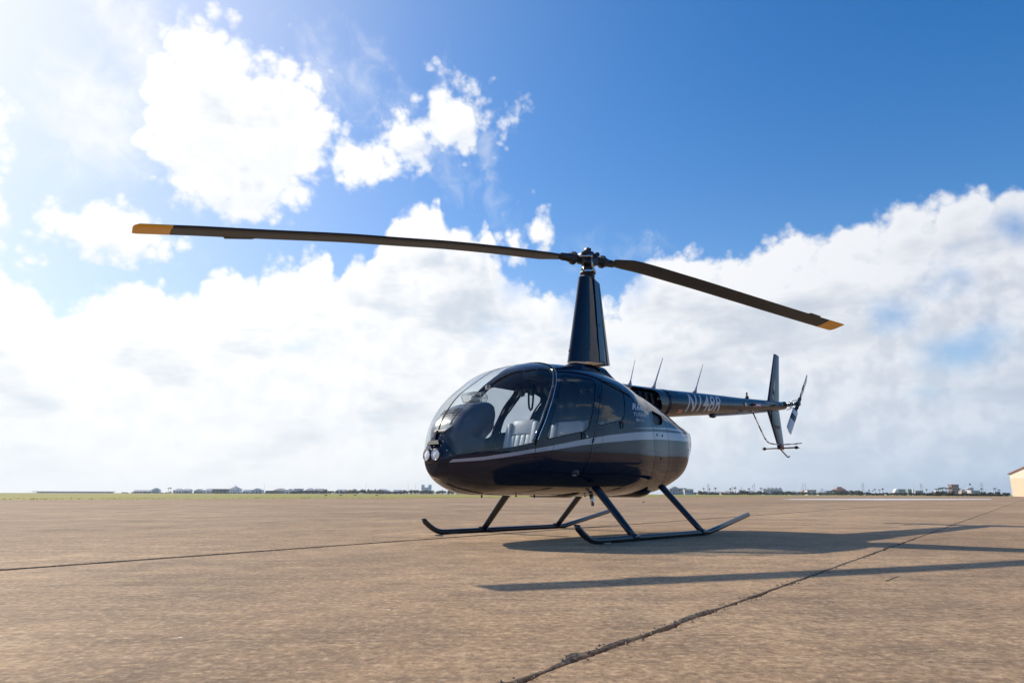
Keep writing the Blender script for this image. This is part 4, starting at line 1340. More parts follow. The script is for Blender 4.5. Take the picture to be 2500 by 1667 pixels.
# windscreen bow: painted arch inside, bright edge outside
bow_up = [(x, z) for x, z in BOW if z < 1.80]
port_bow = [(x, Yside(x, z), z) for x, z in densify(bow_up, 4)]
xr = 1.191
top_arc = []
p0 = prof(np.array([xr]))
for y in np.linspace(port_bow[0][1], -port_bow[0][1], 17)[1:-1]:
    zt, zm, w, n = p0['zt'][0], p0['zm'][0], p0['w'][0], p0['nt'][0]
    top_arc.append((xr, y, zm + (zt - zm) * (1 - (abs(y) / w)**n)**(1 / n)))
arch = list(reversed(port_bow)) + top_arc + [(x, -y, z) for x, y, z in port_bow]
ring_n = body_normals(np.array(arch))
inner = [tuple(np.array(p) - n_ * 0.034 + np.array([0.012, 0, 0])) for p, n_ in zip(arch, ring_n)]
mb = MB()
rings = []
for p, n_ in zip(arch, ring_n):
    p = np.array(p)
    t = np.array([1.0, 0, 0]); t = t - n_ * (t @ n_); t /= np.linalg.norm(t)
    rings.append([tuple(p - n_ * 0.004 + t * 0.034), tuple(p - n_ * 0.004 - t * 0.034), tuple(p - n_ * 0.045 - t * 0.034), tuple(p - n_ * 0.045 + t * 0.034)])
mb.rings(rings, 0, False)
bevel(mb.build('windscreen_bow', PAINT, heli), 0.008)
edge = [tuple(np.array(p) + n_ * 0.003) for p, n_ in zip(arch, ring_n)]
MB().tube(edge, 0.0065, 6).build('bow_edge_strip', CHROME, heli)
MB().tube([(x + 0.014, y, z) for x, y, z in edge], 0.006, 6).build('bow_seal', SEAL, heli)

# nose: lamps, air slot, screws, strut foot
for sy in (0.061, -0.061):
    M = axis_M((2.485, sy, 0.803), (1, 0.10 * sy / 0.061, 0.03))
    bz = MB().lathe([(0.060, -0.03), (0.060, 0.012), (0.056, 0.017), (0.051, 0.014), (0.049, 0.006)], M, 32, 0, False).build('headlight_bezel', BLACK, heli)
    MB().lathe([(0.049, 0.008), (0.040, 0.012), (0.022, 0.0155), (0.001, 0.017)], M, 32, 0, False).build('lamp_lens', LAMP, bz)
    rim = MB().lathe([(0.0505, 0.010), (0.0505, 0.0165), (0.0475, 0.0165), (0.0465, 0.010)], M, 32, 0, False).build('lamp_ring', CHROME, bz)
mb = MB()
mb.rings([[(2.435, -0.060, 0.938), (2.435, 0.060, 0.938), (2.47, 0.060, 0.938), (2.47, -0.060, 0.938)][::1],
          [(2.445, -0.088, 0.900), (2.445, 0.088, 0.900), (2.482, 0.088, 0.900), (2.482, -0.088, 0.900)]], 0, False)
mb.build('nose_air_slot', BLACK, heli)
mb = MB()
for y, z in ((-0.08, 0.885), (0.0, 0.885), (0.085, 0.887), (0.155, 0.84), (-0.155, 0.84), (0.10, 0.925), (-0.1, 0.925), (0.185, 0.80), (-0.185, 0.80), (0.05, 0.985), (-0.05, 0.985)):
    x = 2.40
    for _ in range(40):
        if G(np.array([[x, y, z]]))[0] > 0: break
        x += 0.004
    mb.lathe([(0.006, -0.004), (0.0055, 0.002), (0.002, 0.003)], axis_M((x, y, z), (1, 0, 0.1)), 8)
mb.build('nose_screws', CHROME, heli)['kind'] = 'stuff'
MB().tube([(2.425, 0, 1.03), (2.438, 0, 0.985), (2.447, 0, 0.93)], [0.013, 0.010, 0.009], 8).build('strut_foot', SEAL, heli)
MB().tube([(2.415, -0.03, 1.012), (2.432, 0.0, 1.006), (2.415, 0.03, 1.012)], 0.007, 6).build('strut_clip', BLACK, heli)

# cabin liner: the inside of the skin, thickness and trim
lin, _ = Poly(cabin_skin.f).split(lambda V: 0.02 - V[:, 0], ST)
for P in ():
    pass
lin_o = add('cabin_liner', poly_mesh('cabin_liner', ST, Poly(lin.f), body_normals, -0.030, True), LINER, heli)
dl = MB()
def frame_strip(P, depth=0.028):
    """the return of a window opening: skin to liner"""
    for sd in (1, -1):
        ring0 = [(x, sd * Yside(x, z), z) for x, z in P]
        nn = body_normals(np.array(ring0))
        ring1 = [tuple(np.array(p) - n_ * depth) for p, n_ in zip(ring0, nn)]
        dl.rings([ring0, ring1], 0, False, False)
frame_strip(WIN1); frame_strip(WIN2)
loose(dl.build('window_return', SEAL, heli))
for P, WP, nm in ((d1, WIN1, 'front'), (d2, WIN2, 'rear')):
    add('door_liner', poly_mesh('door_liner', ST, Poly(P.f), body_normals, -0.030, True), LINER, heli)

# cabin inside
mb = MB()
fl = []
for x in np.linspace(2.36, 0.05, 14):
    p = prof(np.array([x]))
    z = 0.60
    a = min(abs(z - p['zm'][0]) / (p['zm'][0] - p['zb'][0]), 0.98)
    y = p['w'][0] * (1 - a**p['nb'][0])**(1 / p['nb'][0]) - 0.03
    fl.append([(x, -y, z), (x, y, z), (x, y, z - 0.02), (x, -y, z - 0.02)])
mb.rings(fl, 0, False)
mb.build('cabin_floor', LINER, heli)
mb = MB()
ring = np.array(grid[int(np.argmin(np.abs(xs - 0.03)))])
cen = ring.mean(0)
mb.rings([[tuple(cen + (q - cen) * 0.955 + np.array([dx, 0, 0])) for q in ring[::4]] for dx in (0.02, 0.0)], 0, False)
mb.build('rear_bulkhead', LINER, heli)
def seat(x, y, w, zb, zt, xb, col=LEATHER):
    base = MB()
    base.box((xb - 0.02, y - w / 2, 0.60), (xb + 0.46, y + w / 2, zb - 0.07))
    b = bevel(base.build('seat', BLACK, heli), 0.02)
    c = MB(); c.box((xb - 0.02, y - w / 2, zb - 0.07), (xb + 0.48, y + w / 2, zb + 0.03))
    bevel(c.build('seat_cushion', col, b), 0.035, 3)
    # backrest in stitched panels: top pad, centre pad, two side rolls
    M = Matrix.Translation((xb, y, zb)) @ Matrix.Rotation(R(-16), 4, 'Y')
    h = zt - zb
    pn = MB()
    for lo, hi in (((-0.09, -w / 2 + 0.075, h * 0.62), (-0.005, w / 2 - 0.075, h)), *[((-0.09, -w / 2 + 0.075 + (w - 0.15) * q / 4, -0.02), (0.0, -w / 2 + 0.075 + (w - 0.15) * (q + 1) / 4 - 0.002, h * 0.61)) for q in range(4)],
                   ((-0.09, -w / 2, -0.02), (0.018, -w / 2 + 0.073, h * 0.93)), ((-0.09, w / 2 - 0.073, -0.02), (0.018, w / 2, h * 0.93))):
        pn.box(lo, hi, 0, M)
    bevel(pn.build('seat_back', col, b), 0.016, 3)
seat(0, -0.33, 0.47, 0.84, 1.30, 0.98)
seat(0, 0.33, 0.47, 0.84, 1.24, 0.95)
for y in (-0.40, 0.0, 0.40): seat(0, y, 0.38, 0.84, 1.34, 0.22)
# instrument pod
prof2 = fillet([(2.36, 0.62), (2.37, 1.03), (2.335, 1.12), (2.24, 1.235), (2.09, 1.32), (1.93, 1.352), (1.845, 1.335), (1.815, 1.24), (1.86, 1.06), (1.98, 0.965), (2.05, 0.62)], 0.05, 4)
mb = MB()
rr = []
for y, k_ in ((-0.22, 0.80), (-0.205, 0.885), (-0.17, 0.95), (-0.11, 0.985), (0.0, 1.0), (0.11, 0.985), (0.165, 0.95), (0.20, 0.885), (0.215, 0.80)):
    c0 = (2.10, 1.05)
    rr.append([(c0[0] + (x - c0[0]) * k_, y, c0[1] + (z - c0[1]) * k_) for x, z in prof2])
mb.rings(rr, 0, True)
pod = mb.build('instrument_pod', CONSOLE, heli)
pod.data.set_sharp_from_angle(angle=R(50))
mb = MB()
for y0 in (-0.13, 0.02):
    for k_ in range(3):
        x, z = 2.235 + 0.022 * k_, 1.242 - 0.021 * k_
        mb.box((x, y0, z), (x + 0.007, y0 + 0.11, z + 0.008))
loose(mb.build('demist_slot', BLACK, pod))
mb = MB(); mb.box((1.84, -0.17, 1.08), (1.852, 0.17, 1.30)); mb.build('instrument_face', BLACK, pod)
mb = MB()
mb.rings([[(2.345, -0.09, 1.085), (2.345, 0.12, 1.085), (2.43, 0.10, 1.025), (2.43, -0.05, 1.025)], [(2.34, -0.09, 1.075), (2.34, 0.12, 1.075), (2.425, 0.10, 1.015), (2.425, -0.05, 1.015)]], 0, False)
mb.build('light_pod_tray', CREAM, pod)
# compass on the pod
mb = MB()
P8 = [(1.865, 1.345), (2.03, 1.345), (2.062, 1.405), (2.02, 1.437), (1.875, 1.444), (1.838, 1.40)]
mb.rings([[(x, y, z) for x, z in P8] for y in (-0.075, 0.075)], 0, False)
cp = mb.build('compass_case', glass('compass_glass', (0.92, 0.92, 0.90), 1.5), heli)
mb = MB()
for y in (-0.077, 0.077):
    for a, b in zip(P8, P8[1:] + P8[:1]): mb.tube([(a[0], y, a[1]), (b[0], y, b[1])], 0.0035, 5)
for x, z in P8: mb.tube([(x, -0.077, z), (x, 0.077, z)], 0.0035, 5)
mb.tube([(1.93, 0.077, 1.345), (1.94, 0.077, 1.44)], 0.005, 5)
mb.build('compass_frame', CREAM, cp)
mb = MB(); mb.lathe([(0.001, 0), (0.055, 0.0), (0.058, 0.02), (0.035, 0.035), (0.001, 0.035)], Matrix.Translation((1.95, 0, 1.352)), 20, 0, False); mb.build('compass_card', CREAM, cp)
mb = MB(); mb.lathe([(0.036, 0.036), (0.034, 0.046), (0.001, 0.05)], Matrix.Translation((1.95, 0, 1.352)), 20, 0, False); mb.build('compass_dial', mat('compass_orange', (0.55, 0.28, 0.15), 0.5), cp)
# T-bar cyclic, headsets, cords, thermometer
MB().tube([(1.62, 0, 0.60), (1.60, 0, 0.90)], 0.016, 10).build('cyclic_stick', BLACK, heli)
for hx, hy, hz in ((0.80, 0.05, 1.62), (0.60, 0.42, 1.60), (0.92, -0.22, 1.60)):
    hs = MB()
    hs.tube([(hx, hy + 0.075 * math.cos(a), hz + 0.10 * math.sin(a)) for a in np.linspace(0, math.pi, 13)], 0.009, 6)
    hso = hs.build('headset_band', BLACK, heli)
    for s in (-1, 1):
        MB().lathe([(0.001, -0.02), (0.04, -0.02), (0.046, 0.0), (0.04, 0.022), (0.001, 0.026)], axis_M((hx, hy + s * 0.075, hz - 0.02), (0.2, s, 0)), 18, 0, False).build('ear_cup', mat('grey_green_plastic', (0.10, 0.125, 0.11), 0.5), hso)
MB().tube([(1.02, -0.1, 1.76), (1.02, -0.1, 1.44), (1.012, -0.1, 1.385), (0.99, -0.1, 1.36), (0.965, -0.1, 1.38), (0.95, -0.1, 1.45), (0.93, -0.1, 1.66)], 0.011, 8).build('headset_cord', BLACK, heli)
mb = MB(); mb.box((0.70, -0.11, 1.70), (1.12, 0.11, 1.83)); bevel(mb.build('overhead_console', BLACK, heli), 0.02)
# shoulder belts at the port front seat
mb = MB(); mb.tube([(0.93, 0.28, 1.24), (0.82, 0.22, 1.50), (0.80, 0.16, 1.66)], 0.012, 6); mb.tube([(0.93, 0.40, 1.24), (0.82, 0.50, 1.50), (0.72, 0.56, 1.60)], 0.012, 6); loose(mb.build('shoulder_belt', BLACK, heli))
th_ = MB(); th_.box((-0.022, -0.022, -0.012), (0.022, 0.022, 0.012), 0, axis_M((2.060, 0.30, 1.452), (0.62, 0.35, 0.70)))
tho = bevel(th_.build('air_thermometer', CREAM, heli), 0.004)
MB().lathe([(0.016, 0.013), (0.014, 0.015), (0.001, 0.015)], axis_M((2.060, 0.30, 1.452), (0.62, 0.35, 0.70)), 16).build('thermometer_dial', BLACK, tho)

# ---- fairing between mast and tail boom, with the side louvres
FAIR = [  # x, top, bottom, half width
    (0.47, 1.880, 1.78, 0.05), (0.43, 1.945, 1.78, 0.12), (0.36, 1.972, 1.76, 0.155), (0.10, 1.985, 1.70, 0.175), (-0.14, 1.982, 1.62, 0.18), (-0.24, 1.925, 1.58, 0.18),
    (-0.36, 1.855, 1.56, 0.185), (-0.48, 1.832, 1.54, 0.195), (-0.66, 1.832, 1.52, 0.205), (-0.95, 1.845, 1.48, 0.213), (-1.20, 1.856, 1.47, 0.212), (-1.40, 1.866, 1.475, 0.202), (-1.50, 1.872, 1.482, 0.197)]
fa = np.array(FAIR)
FSx = np.concatenate([np.linspace(0.47, -0.5, 60), np.linspace(-0.512, -1.50, 60)])
def fair_at(x):
    i = -np.asarray(x)
    return [np.interp(i, -fa[:, 0], fa[:, c]) for c in (1, 2, 3)]
NF = 96
fang = np.linspace(0, 2 * np.pi, NF, endpoint=False)
FS = Store(); rg = []
for x in FSx:
    t, b, w_ = [float(q) for q in fair_at(x)]
    n = 2.6 if x > -1.2 else 2.6 - 0.6 * (-1.2 - x) / 0.3
    r = (np.abs(np.cos(fang))**n + np.abs(np.sin(fang))**n)**(-1 / n)
    rg.append(np.stack([np.full(NF, x), w_ * r * np.cos(fang), (t + b) / 2 + (t - b) / 2 * r * np.sin(fang)], 1))
FS.V = np.concatenate(rg)
fp = Poly([(i * NF + j, (i + 1) * NF + j, (i + 1) * NF + (j + 1) % NF, i * NF + (j + 1) % NF) for i in range(len(FSx) - 1) for j in range(NF)])
def fair_normals(V):
    def g(q):
        t, b, w_ = fair_at(q[:, 0]); n = 2.6
        return ((np.abs(q[:, 1]) / w_)**n + (np.abs(q[:, 2] - (t + b) / 2) / ((t - b) / 2))**n)**(1 / n) * 0.2
    e = 2e-3
    v = np.stack([g(V + np.eye(3)[i] * e) - g(V - np.eye(3)[i] * e) for i in range(3)], 1)
    l = np.linalg.norm(v, axis=1, keepdims=True); l[l == 0] = 1
    return v / l
LOUV = fillet([(-0.44, 1.785), (-1.16, 1.800), (-1.235, 1.775), (-1.33, 1.56), (-1.25, 1.46), (-0.44, 1.60)], 0.03, 3)
lv, fp = fp.split(lambda V: sd_poly(V[:, 0], V[:, 2], LOUV), FS)
HOLE = fillet([(0.30, 1.955), (0.06, 1.955), (0.02, 1.885), (0.25, 1.885)], 0.02, 3)
ho, fp = fp.split(lambda V: sd_poly(V[:, 0], V[:, 2], HOLE), FS)
fair = add('engine_fairing', poly_mesh('engine_fairing', FS, fp, fair_normals), PAINT, heli)
add_islands('louvre_recess', FS, lv, fair_normals, -0.05, BLACK, fair)
add_islands('vent_hole', FS, ho, fair_normals, -0.02, BLACK, fair)
for sd in (1, -1):
    for k_ in range(5):
        x0 = -0.62 - 0.14 * k_
        mb = MB()
        y = sd * 0.190
        mb.rings([[(x0 + q, y + sd * dy, z) for q, dy in ((0, 0.0), (0.012, 0.004), (-0.02, -0.04), (-0.03, -0.038))] for z, in ((1.745,),)] +
                 [[(x0 - 0.075 + q, y + sd * dy, 1.50) for q, dy in ((0, 0.0), (0.012, 0.004), (-0.02, -0.04), (-0.03, -0.038))]], 0, False)
        mb.build('louvre_slat', PAINT, fair)

# ---- tail boom
BOOM = [(-1.49, 1.872, 1.480), (-1.88, 1.893, 1.510), (-2.5, 1.930, 1.580), (-3.0, 1.958, 1.632), (-4.17, 2.016, 1.764), (-5.1, 2.073, 1.880), (-5.65, 2.105, 1.937), (-5.93, 2.118, 1.975), (-5.975, 2.105, 1.99), (-5.985, 2.085, 2.01)]
ba = np.array(BOOM)
def boom_c(x): return (np.interp(-x, -ba[:, 0], ba[:, 1]) + np.interp(-x, -ba[:, 0], ba[:, 2])) / 2
def boom_r(x): return (np.interp(-x, -ba[:, 0], ba[:, 1]) - np.interp(-x, -ba[:, 0], ba[:, 2])) / 2
mb = MB()
bx = list(np.linspace(-1.49, -5.93, 40)) + [-5.96, -5.975, -5.985]
mb.rings([[(x, boom_r(x) * math.cos(a), boom_c(x) + boom_r(x) * math.sin(a)) for a in np.linspace(0, 2 * np.pi, 48, endpoint=False)] for x in bx])
boom = mb.build('tail_boom', PAINT, heli)
for x in (-1.52, -2.45, -3.4, -4.3, -5.15):
    MB().lathe([(boom_r(x) + 0.0008, -0.003), (boom_r(x) + 0.0016, 0), (boom_r(x) + 0.0008, 0.003)], axis_M((x, 0, boom_c(x)), (1, 0, 0.055)), 48, 0, False).build('boom_seam', DARKMET, boom)
MB().tube([(-3.15, 0.03, boom_c(-3.15) - boom_r(-3.15) - 0.012), (-4.2, 0.03, boom_c(-4.2) - boom_r(-4.2) - 0.014), (-5.1, 0.03, boom_c(-5.1) - boom_r(-5.1) - 0.01)], 0.014, 8).build('boom_conduit', SILVER, boom)
mb = MB(); mb.lathe([(0.001, 0.02), (0.05, 0.012), (0.06, -0.01), (0.045, -0.04), (0.001, -0.05)], Matrix.Translation((-3.08, 0.02, boom_c(-3.08) - boom_r(-3.08))) @ Matrix.Diagonal((1.5, 0.8, 1, 1)), 20, 0, False); mb.build('belly_antenna', PAINT, boom)
def boom_pt(x, a, off=0.0):
    return (x, (boom_r(x) + off) * math.cos(a), boom_c(x) + (boom_r(x) + off) * math.sin(a))
def boom_patch(name, x0, x1, a0, a1, m_, off=0.002, slant=0.0):
    mb = MB()
    mb.rings([[boom_pt(x0 + (x1 - x0) * i / 8 + slant * (a - a0), a, off) for a in np.linspace(a0, a1, 7)] for i in range(9)], 0, True, False, False)
    return mb.build(name, m_, boom)
boom_patch('warning_label', -1.80, -1.93, R(-50), R(-30), DECAL)
boom_patch('arrow_decal', -4.36, -4.70, R(-17), R(14), mat('pink_decal', (0.42, 0.17, 0.20), 0.5))
boom_patch('arrow_decal_core', -4.40, -4.66, R(-6), R(4), WHITEP, 0.003)
boom_patch('boom_slot', -1.26, -1.85, R(44), R(50), BLACK, 0.0015)
mb = MB(); mb.lathe([(0.034, -0.01), (0.034, 0.012), (0.026, 0.018), (0.001, 0.02)], axis_M(boom_pt(-4.02, R(2)), (0, 1, 0)), 20); mb.build('position_light', CREAM, boom)
MB().lathe([(0.042, -0.006), (0.042, 0.006)], axis_M(boom_pt(-4.02, R(2)), (0, 1, 0)), 20).build('light_base', BLACK, boom)
MB().lathe([(0.020, 0), (0.018, 0.05), (0.0, 0.07)], axis_M(boom_pt(-4.30, R(0)), (-0.3, 1, 0)), 12, 0, False).build('strobe_light', BLACK, boom)

def text_mesh(txt, bold=0.0, spacing=1.0):
    c = bpy.data.curves.new('lettering', 'FONT')
    c.body = txt; c.size = 1.0; c.offset = bold; c.space_character = spacing; c.resolution_u = 3
    o = bpy.data.objects.new('lettering', c); COL.objects.link(o)
    bpy.context.view_layer.update()
    me = bpy.data.meshes.new_from_object(o.evaluated_get(bpy.context.evaluated_depsgraph_get()))
    bpy.data.objects.remove(o); bpy.data.curves.remove(c)
    bm = bmesh.new(); bm.from_mesh(me)
    bmesh.ops.triangulate(bm, faces=bm.faces)
    for _ in range(5):
        bmesh.ops.subdivide_edges(bm, edges=[e for e in bm.edges if e.calc_length() > 0.06], cuts=1, use_grid_fill=False)
        bmesh.ops.triangulate(bm, faces=bm.faces)
    bm.to_mesh(me); bm.free()
    v = np.array([q.co[:] for q in me.vertices])
    mn, mx = v.min(0), v.max(0)
    return me, v, mn, mx
def wrap_text(name, txt, fn, m_, parent, bold=0.0, spacing=1.0):
    me, v, mn, mx = text_mesh(txt, bold, spacing)
    u = (v[:, 0] - mn[0]) / (mx[0] - mn[0]); w_ = (v[:, 1] - mn[1]) / (mx[1] - mn[1])
    for i, q in enumerate(me.vertices): q.co = fn(u[i], w_[i])
    return add(name, me, m_, parent)
def reg_fn(u, w_):
    x = -2.00 - 1.08 * u - 0.115 * w_
    return boom_pt(x, R(-44 + 88 * w_), 0.0018)
wrap_text('registration', 'N148R', reg_fn, LETTER, boom, 0.012, 1.05)
def reg_fn2(u, w_):
    x, y, z = reg_fn(1 - u, w_); return (x, -y, z)
wrap_text('registration', 'N148R', reg_fn2, LETTER, boom, 0.012, 1.05)
def logo_fn(x0, x1, z0, z1, tilt, lean, sd=1):
    def fn(u, w_):
        uu = u if sd == 1 else 1 - u
        x = x0 + (x1 - x0) * uu - lean * (w_ - 0.5)
        z = z0 + (z1 - z0) * w_ + tilt * (uu - 0.5)
        return (x, sd * (Yside(x, z) + 0.0022), z)
    return fn
for sd in (1, -1):
    wrap_text('model_lettering', 'R66', logo_fn(0.135, -0.140, 1.384, 1.466, 0.012, 0.05, sd), LETTER, heli, 0.035, 1.1)
    wrap_text('model_lettering', 'TURBINE', logo_fn(0.155, -0.180, 1.311, 1.357, 0.014, 0.025, sd), LETTER, heli, 0.02, 1.15)
    wrap_text('model_lettering', 'Marine', logo_fn(0.115, -0.065, 1.252, 1.292, 0.012, 0.02, sd), LETTER, heli, 0.015, 1.1)

# whip antennas on the boom
for x0, z0, x1, z1, rb in ((-0.852, 1.84, -1.012, 2.208, 0.0055), (-1.436, 1.865, -1.725, 2.336, 0.009), (-2.595, 1.932, -2.905, 2.403, 0.008)):
    a, b = Vector((x0, 0, z0)), Vector((x1, 0, z1))
    mb = MB()
    mb.tube([a, a + (b - a) * 0.10, a + (b - a) * 0.22, b], [0.034, 0.022, rb * 1.5, rb * 0.55], 10)
    mb.build('whip_antenna', mat('antenna_white', (0.42, 0.43, 0.46), 0.4), heli)
mb = MB(); mb.lathe([(0.030, 0), (0.030, 0.035), (0.014, 0.04), (0.014, 0.10), (0.001, 0.105)], Matrix.Translation((-4.40, 0, 2.03)), 16); mb.build('beacon', DARKMET, heli)

# fins, stabilizer, tail guard
def wing(name, secs, m_, parent, t=0.10, axis='z'):
    """secs: (le point, te point) in order; symmetric aerofoil in the y direction"""
    fx = [0, 0.02, 0.08, 0.2, 0.35, 0.55, 0.75, 0.92, 1.0]
    th = [0, 0.30, 0.62, 0.92, 1.0, 0.86, 0.56, 0.22, 0.06]
    rings = []
    for le, te in secs:
        le, te = Vector(le), Vector(te)
        c = (te - le).length
        off = Vector((0, 1, 0)) if axis == 'z' else Vector((0, 0, 1))
        up = [le + (te - le) * f + off * (c * t / 2 * h) for f, h in zip(fx, th)]
        dn = [le + (te - le) * f - off * (c * t / 2 * h) for f, h in zip(fx, th)][::-1]
        rings.append(up + dn[:-1])
    return MB().rings(rings).build(name, m_, parent)
wing('upper_fin', [((-5.17, 0, 1.99), (-5.725, 0, 2.03)), ((-5.238, 0, 2.09), (-5.753, 0, 2.128)), ((-5.66, 0, 2.95), (-5.915, 0, 2.96)), ((-5.682, 0, 2.990), (-5.921, 0, 2.982))], PAINT, heli, 0.11)
wing('lower_fin', [((-5.17, 0, 1.96), (-5.70, 0, 1.99)), ((-5.183, 0, 1.891), (-5.717, 0, 1.916)), ((-5.493, 0, 1.324), (-5.807, 0, 1.327)), ((-5.51, 0, 1.235), (-5.80, 0, 1.235))], PAINT, heli, 0.12)
boomlab = MB(); boomlab.rings([[(-5.44, 0.0285, 1.60), (-5.62, 0.0265, 1.60)], [(-5.43, 0.0300, 1.655), (-5.61, 0.028, 1.655)]], 0, False, False, False); boomlab.build('fin_decal', mat('dull_red_decal', (0.10, 0.02, 0.015), 0.5), heli)
wing('stabilizer', [((-5.52, y, 1.258), (-5.76, y, 1.256)) for y in (-0.29, 0.0, 0.31)], PAINT, heli, 0.10, 'y')
for y in (-0.275, 0.295):
    mb = MB(); mb.lathe([(0.001, -0.03), (0.02, -0.025), (0.032, 0), (0.02, 0.03), (0.001, 0.04)], axis_M((-5.60, y, 1.258), (0, 1 if y > 0 else -1, 0)), 16, 0, False); mb.build('stabilizer_tip', DARKMET, heli)
mb = MB()
gp = [Vector(p) for p in ((-4.379, 0.05, 1.822), (-4.467, 0.05, 1.805), (-4.675, 0.05, 1.589), (-4.862, 0.05, 1.402), (-4.96, 0.05, 1.340), (-5.071, 0.05, 1.313), (-5.403, 0.05, 1.310), (-5.683, 0.07, 1.325), (-6.05, 0.09, 1.352), (-6.40, 0.10, 1.387))]
gd, gm = [], []
for a, b in zip(gp[:-1], gp[1:]):
    for k_ in range(4): gd.append(a + (b - a) * k_ / 4)
gd.append(gp[-1])
gm = [1 if (i // 2) % 2 else 0 for i in range(len(gd) - 1)]
mb.tube(gd, 0.0115, 8, mids=gm, caps=False)
mb.build('tail_guard', [mat('oxide_red', (0.09, 0.012, 0.018), 0.4), WHITEP], heli)
MB().tube([(-5.60, 0, 1.26), (-5.66, 0, 1.23), (-5.92, 0, 1.121), (-5.96, 0, 1.113), (-6.02, 0, 1.132)], 0.012, 8).build('tail_skid', GEAR, heli)

# tail rotor
mb = MB(); mb.lathe([(0.001, -0.10), (0.055, -0.09), (0.065, -0.02), (0.06, 0.07), (0.03, 0.09), (0.022, 0.30), (0.001, 0.30)], axis_M((-5.86, 0, 2.055), (0, 1, 0)), 20, 0, False)
mb.tube([(-5.96, 0, 2.05), (-5.86, 0, 2.055)], 0.05, 14)
trg = mb.build('tail_gearbox', DARKMET, heli)
mb = MB()
for yy, r_ in ((0.12, 0.045), (0.155, 0.055), (0.19, 0.04), (0.235, 0.034)):
    mb.lathe([(r_, -0.009), (r_, 0.009)], axis_M((-5.86, yy, 2.055), (0, 1, 0)), 16)
mb.tube([(-5.86, 0.16, 2.11), (-5.90, 0.27, 2.13)], 0.007, 6); mb.tube([(-5.86, 0.16, 2.00), (-5.80, 0.27, 1.97)], 0.007, 6)
mb.tube([(-5.95, 0.05, 1.97), (-5.88, 0.16, 1.985)], 0.008, 6)
mb.build('pitch_control', STEEL, trg)
TRC = Vector((-5.86, 0.30, 2.06))
mb = MB(); mb.tube([TRC + Vector((-0.10, 0, 0.10)), TRC + Vector((0.10, 0, -0.10))], 0.032, 10); mb.tube([TRC + Vector((0, -0.03, 0)), TRC + Vector((0, 0.03, 0))], 0.045, 14); mb.build('tail_rotor_hub', DARKMET, trg)
for s in (1, -1):
    b = Vector((-0.7071, 0, 0.7071)) * s; t = Vector((0.7071, 0, 0.7071)) * s
    al = R(15)
    ch = t * math.cos(al) + Vector((0, 1, 0)) * math.sin(al)
    nn = b.cross(ch)
    rings, mids = [], []
    rs = [0.13, 0.20, 0.215, 0.33, 0.331, 0.47, 0.471, 0.62, 0.621, 0.745, 0.76]
    for r_ in rs:
        c = 0.055 if r_ < 0.14 else (0.10 if r_ < 0.205 else 0.150)
        if r_ > 0.75: c = 0.13
        sw = 0.0 if r_ < 0.74 else 0.0
        ring = []
        for f, h in ((0, 0), (0.08, 0.6), (0.3, 1), (0.7, 0.6), (1, 0.05), (0.7, -0.6), (0.3, -1), (0.08, -0.6)):
            ring.append(TRC + b * (r_ + 0.05 * (0.5 - f) * (1 if r_ > 0.7 else 0)) + ch * (c * (0.45 - f)) + nn * (0.011 * h))
        rings.append(ring)
    mb = MB()
    cols = [0, 0, 1, 0, 0, 1, 1, 0, 0, 1] if s == 1 else [0, 0, 1, 1, 0, 0, 1, 1, 1, 1]
    cols = [0, 0, 0, 1, 0, 0, 1, 1, 1, 1]
    cols = [0, 0, 1, 1, 0, 0, 1, 1, 1, 1]
    for i in range(len(rings) - 1): mb.rings(rings[i:i + 2], cols[i], True, i in (0, len(rings) - 2))
    mb.build('tail_rotor_blade', [mat('tail_blade_navy', (0.012, 0.022, 0.045), 0.35), mat('tail_blade_silver', (0.66, 0.67, 0.70), 0.4)], trg)

# ---- mast fairing, control head
mf = MB()
def mast_sec(z, xf, xa, hw, aft_only):
    pts = []
    if not aft_only:
        for a in np.linspace(-90, 90, 21):
            pts.append((xf - (xf - xa) * (1 - math.cos(R(a))) , hw * math.sin(R(a)), z))
    return pts
def lerp(a, b, t): return a + (b - a) * t
rf, ra = [], []
for i in range(15):
    t = i / 14
    xf, xm, xa = lerp(0.410, 0.158, t), lerp(-0.035, 0.012, t), lerp(-0.40, -0.225, t)
    z0, z1 = lerp(1.978, 3.100, t), lerp(2.04, 3.085, t)
    hw = lerp(0.120, 0.074, t)
    L_ = xf - xm
    arc = [(xf - L_ * 0.62 * (1 - math.cos(R(a))) ** 1.0, hw * math.sin(R(a))) for a in np.linspace(-90, 90, 21)]
    sect = [(xm, -hw * 0.97)] + arc + [(xm, hw * 0.97), (xm, hw * 0.80), (xm + 0.03, 0), (xm, -hw * 0.80)]
    rf.append([(x, y, z0 + (z1 - z0) * (xf - x) / (xf - xa)) for x, y in sect])
    gap = lerp(0.012, 0.042, t)
    xg = xm - gap
    sec2 = [(xg, -hw * 1.02), (xg, hw * 1.02), (xg - (xg - xa) * 0.5, hw * 0.62), (xa, 0.016), (xa, -0.016), (xg - (xg - xa) * 0.5, -hw * 0.62)]
    ra.append([(x, y, z0 + (z1 - z0) * (xf - x) / (xf - xa)) for x, y in sec2])
o_ = MB().rings(rf).build('mast_fairing', PAINT, heli); o_.data.set_sharp_from_angle(angle=R(40))
o2 = MB().rings(ra).build('mast_trailing_fairing', PAINT, heli); o2.data.set_sharp_from_angle(angle=R(30))
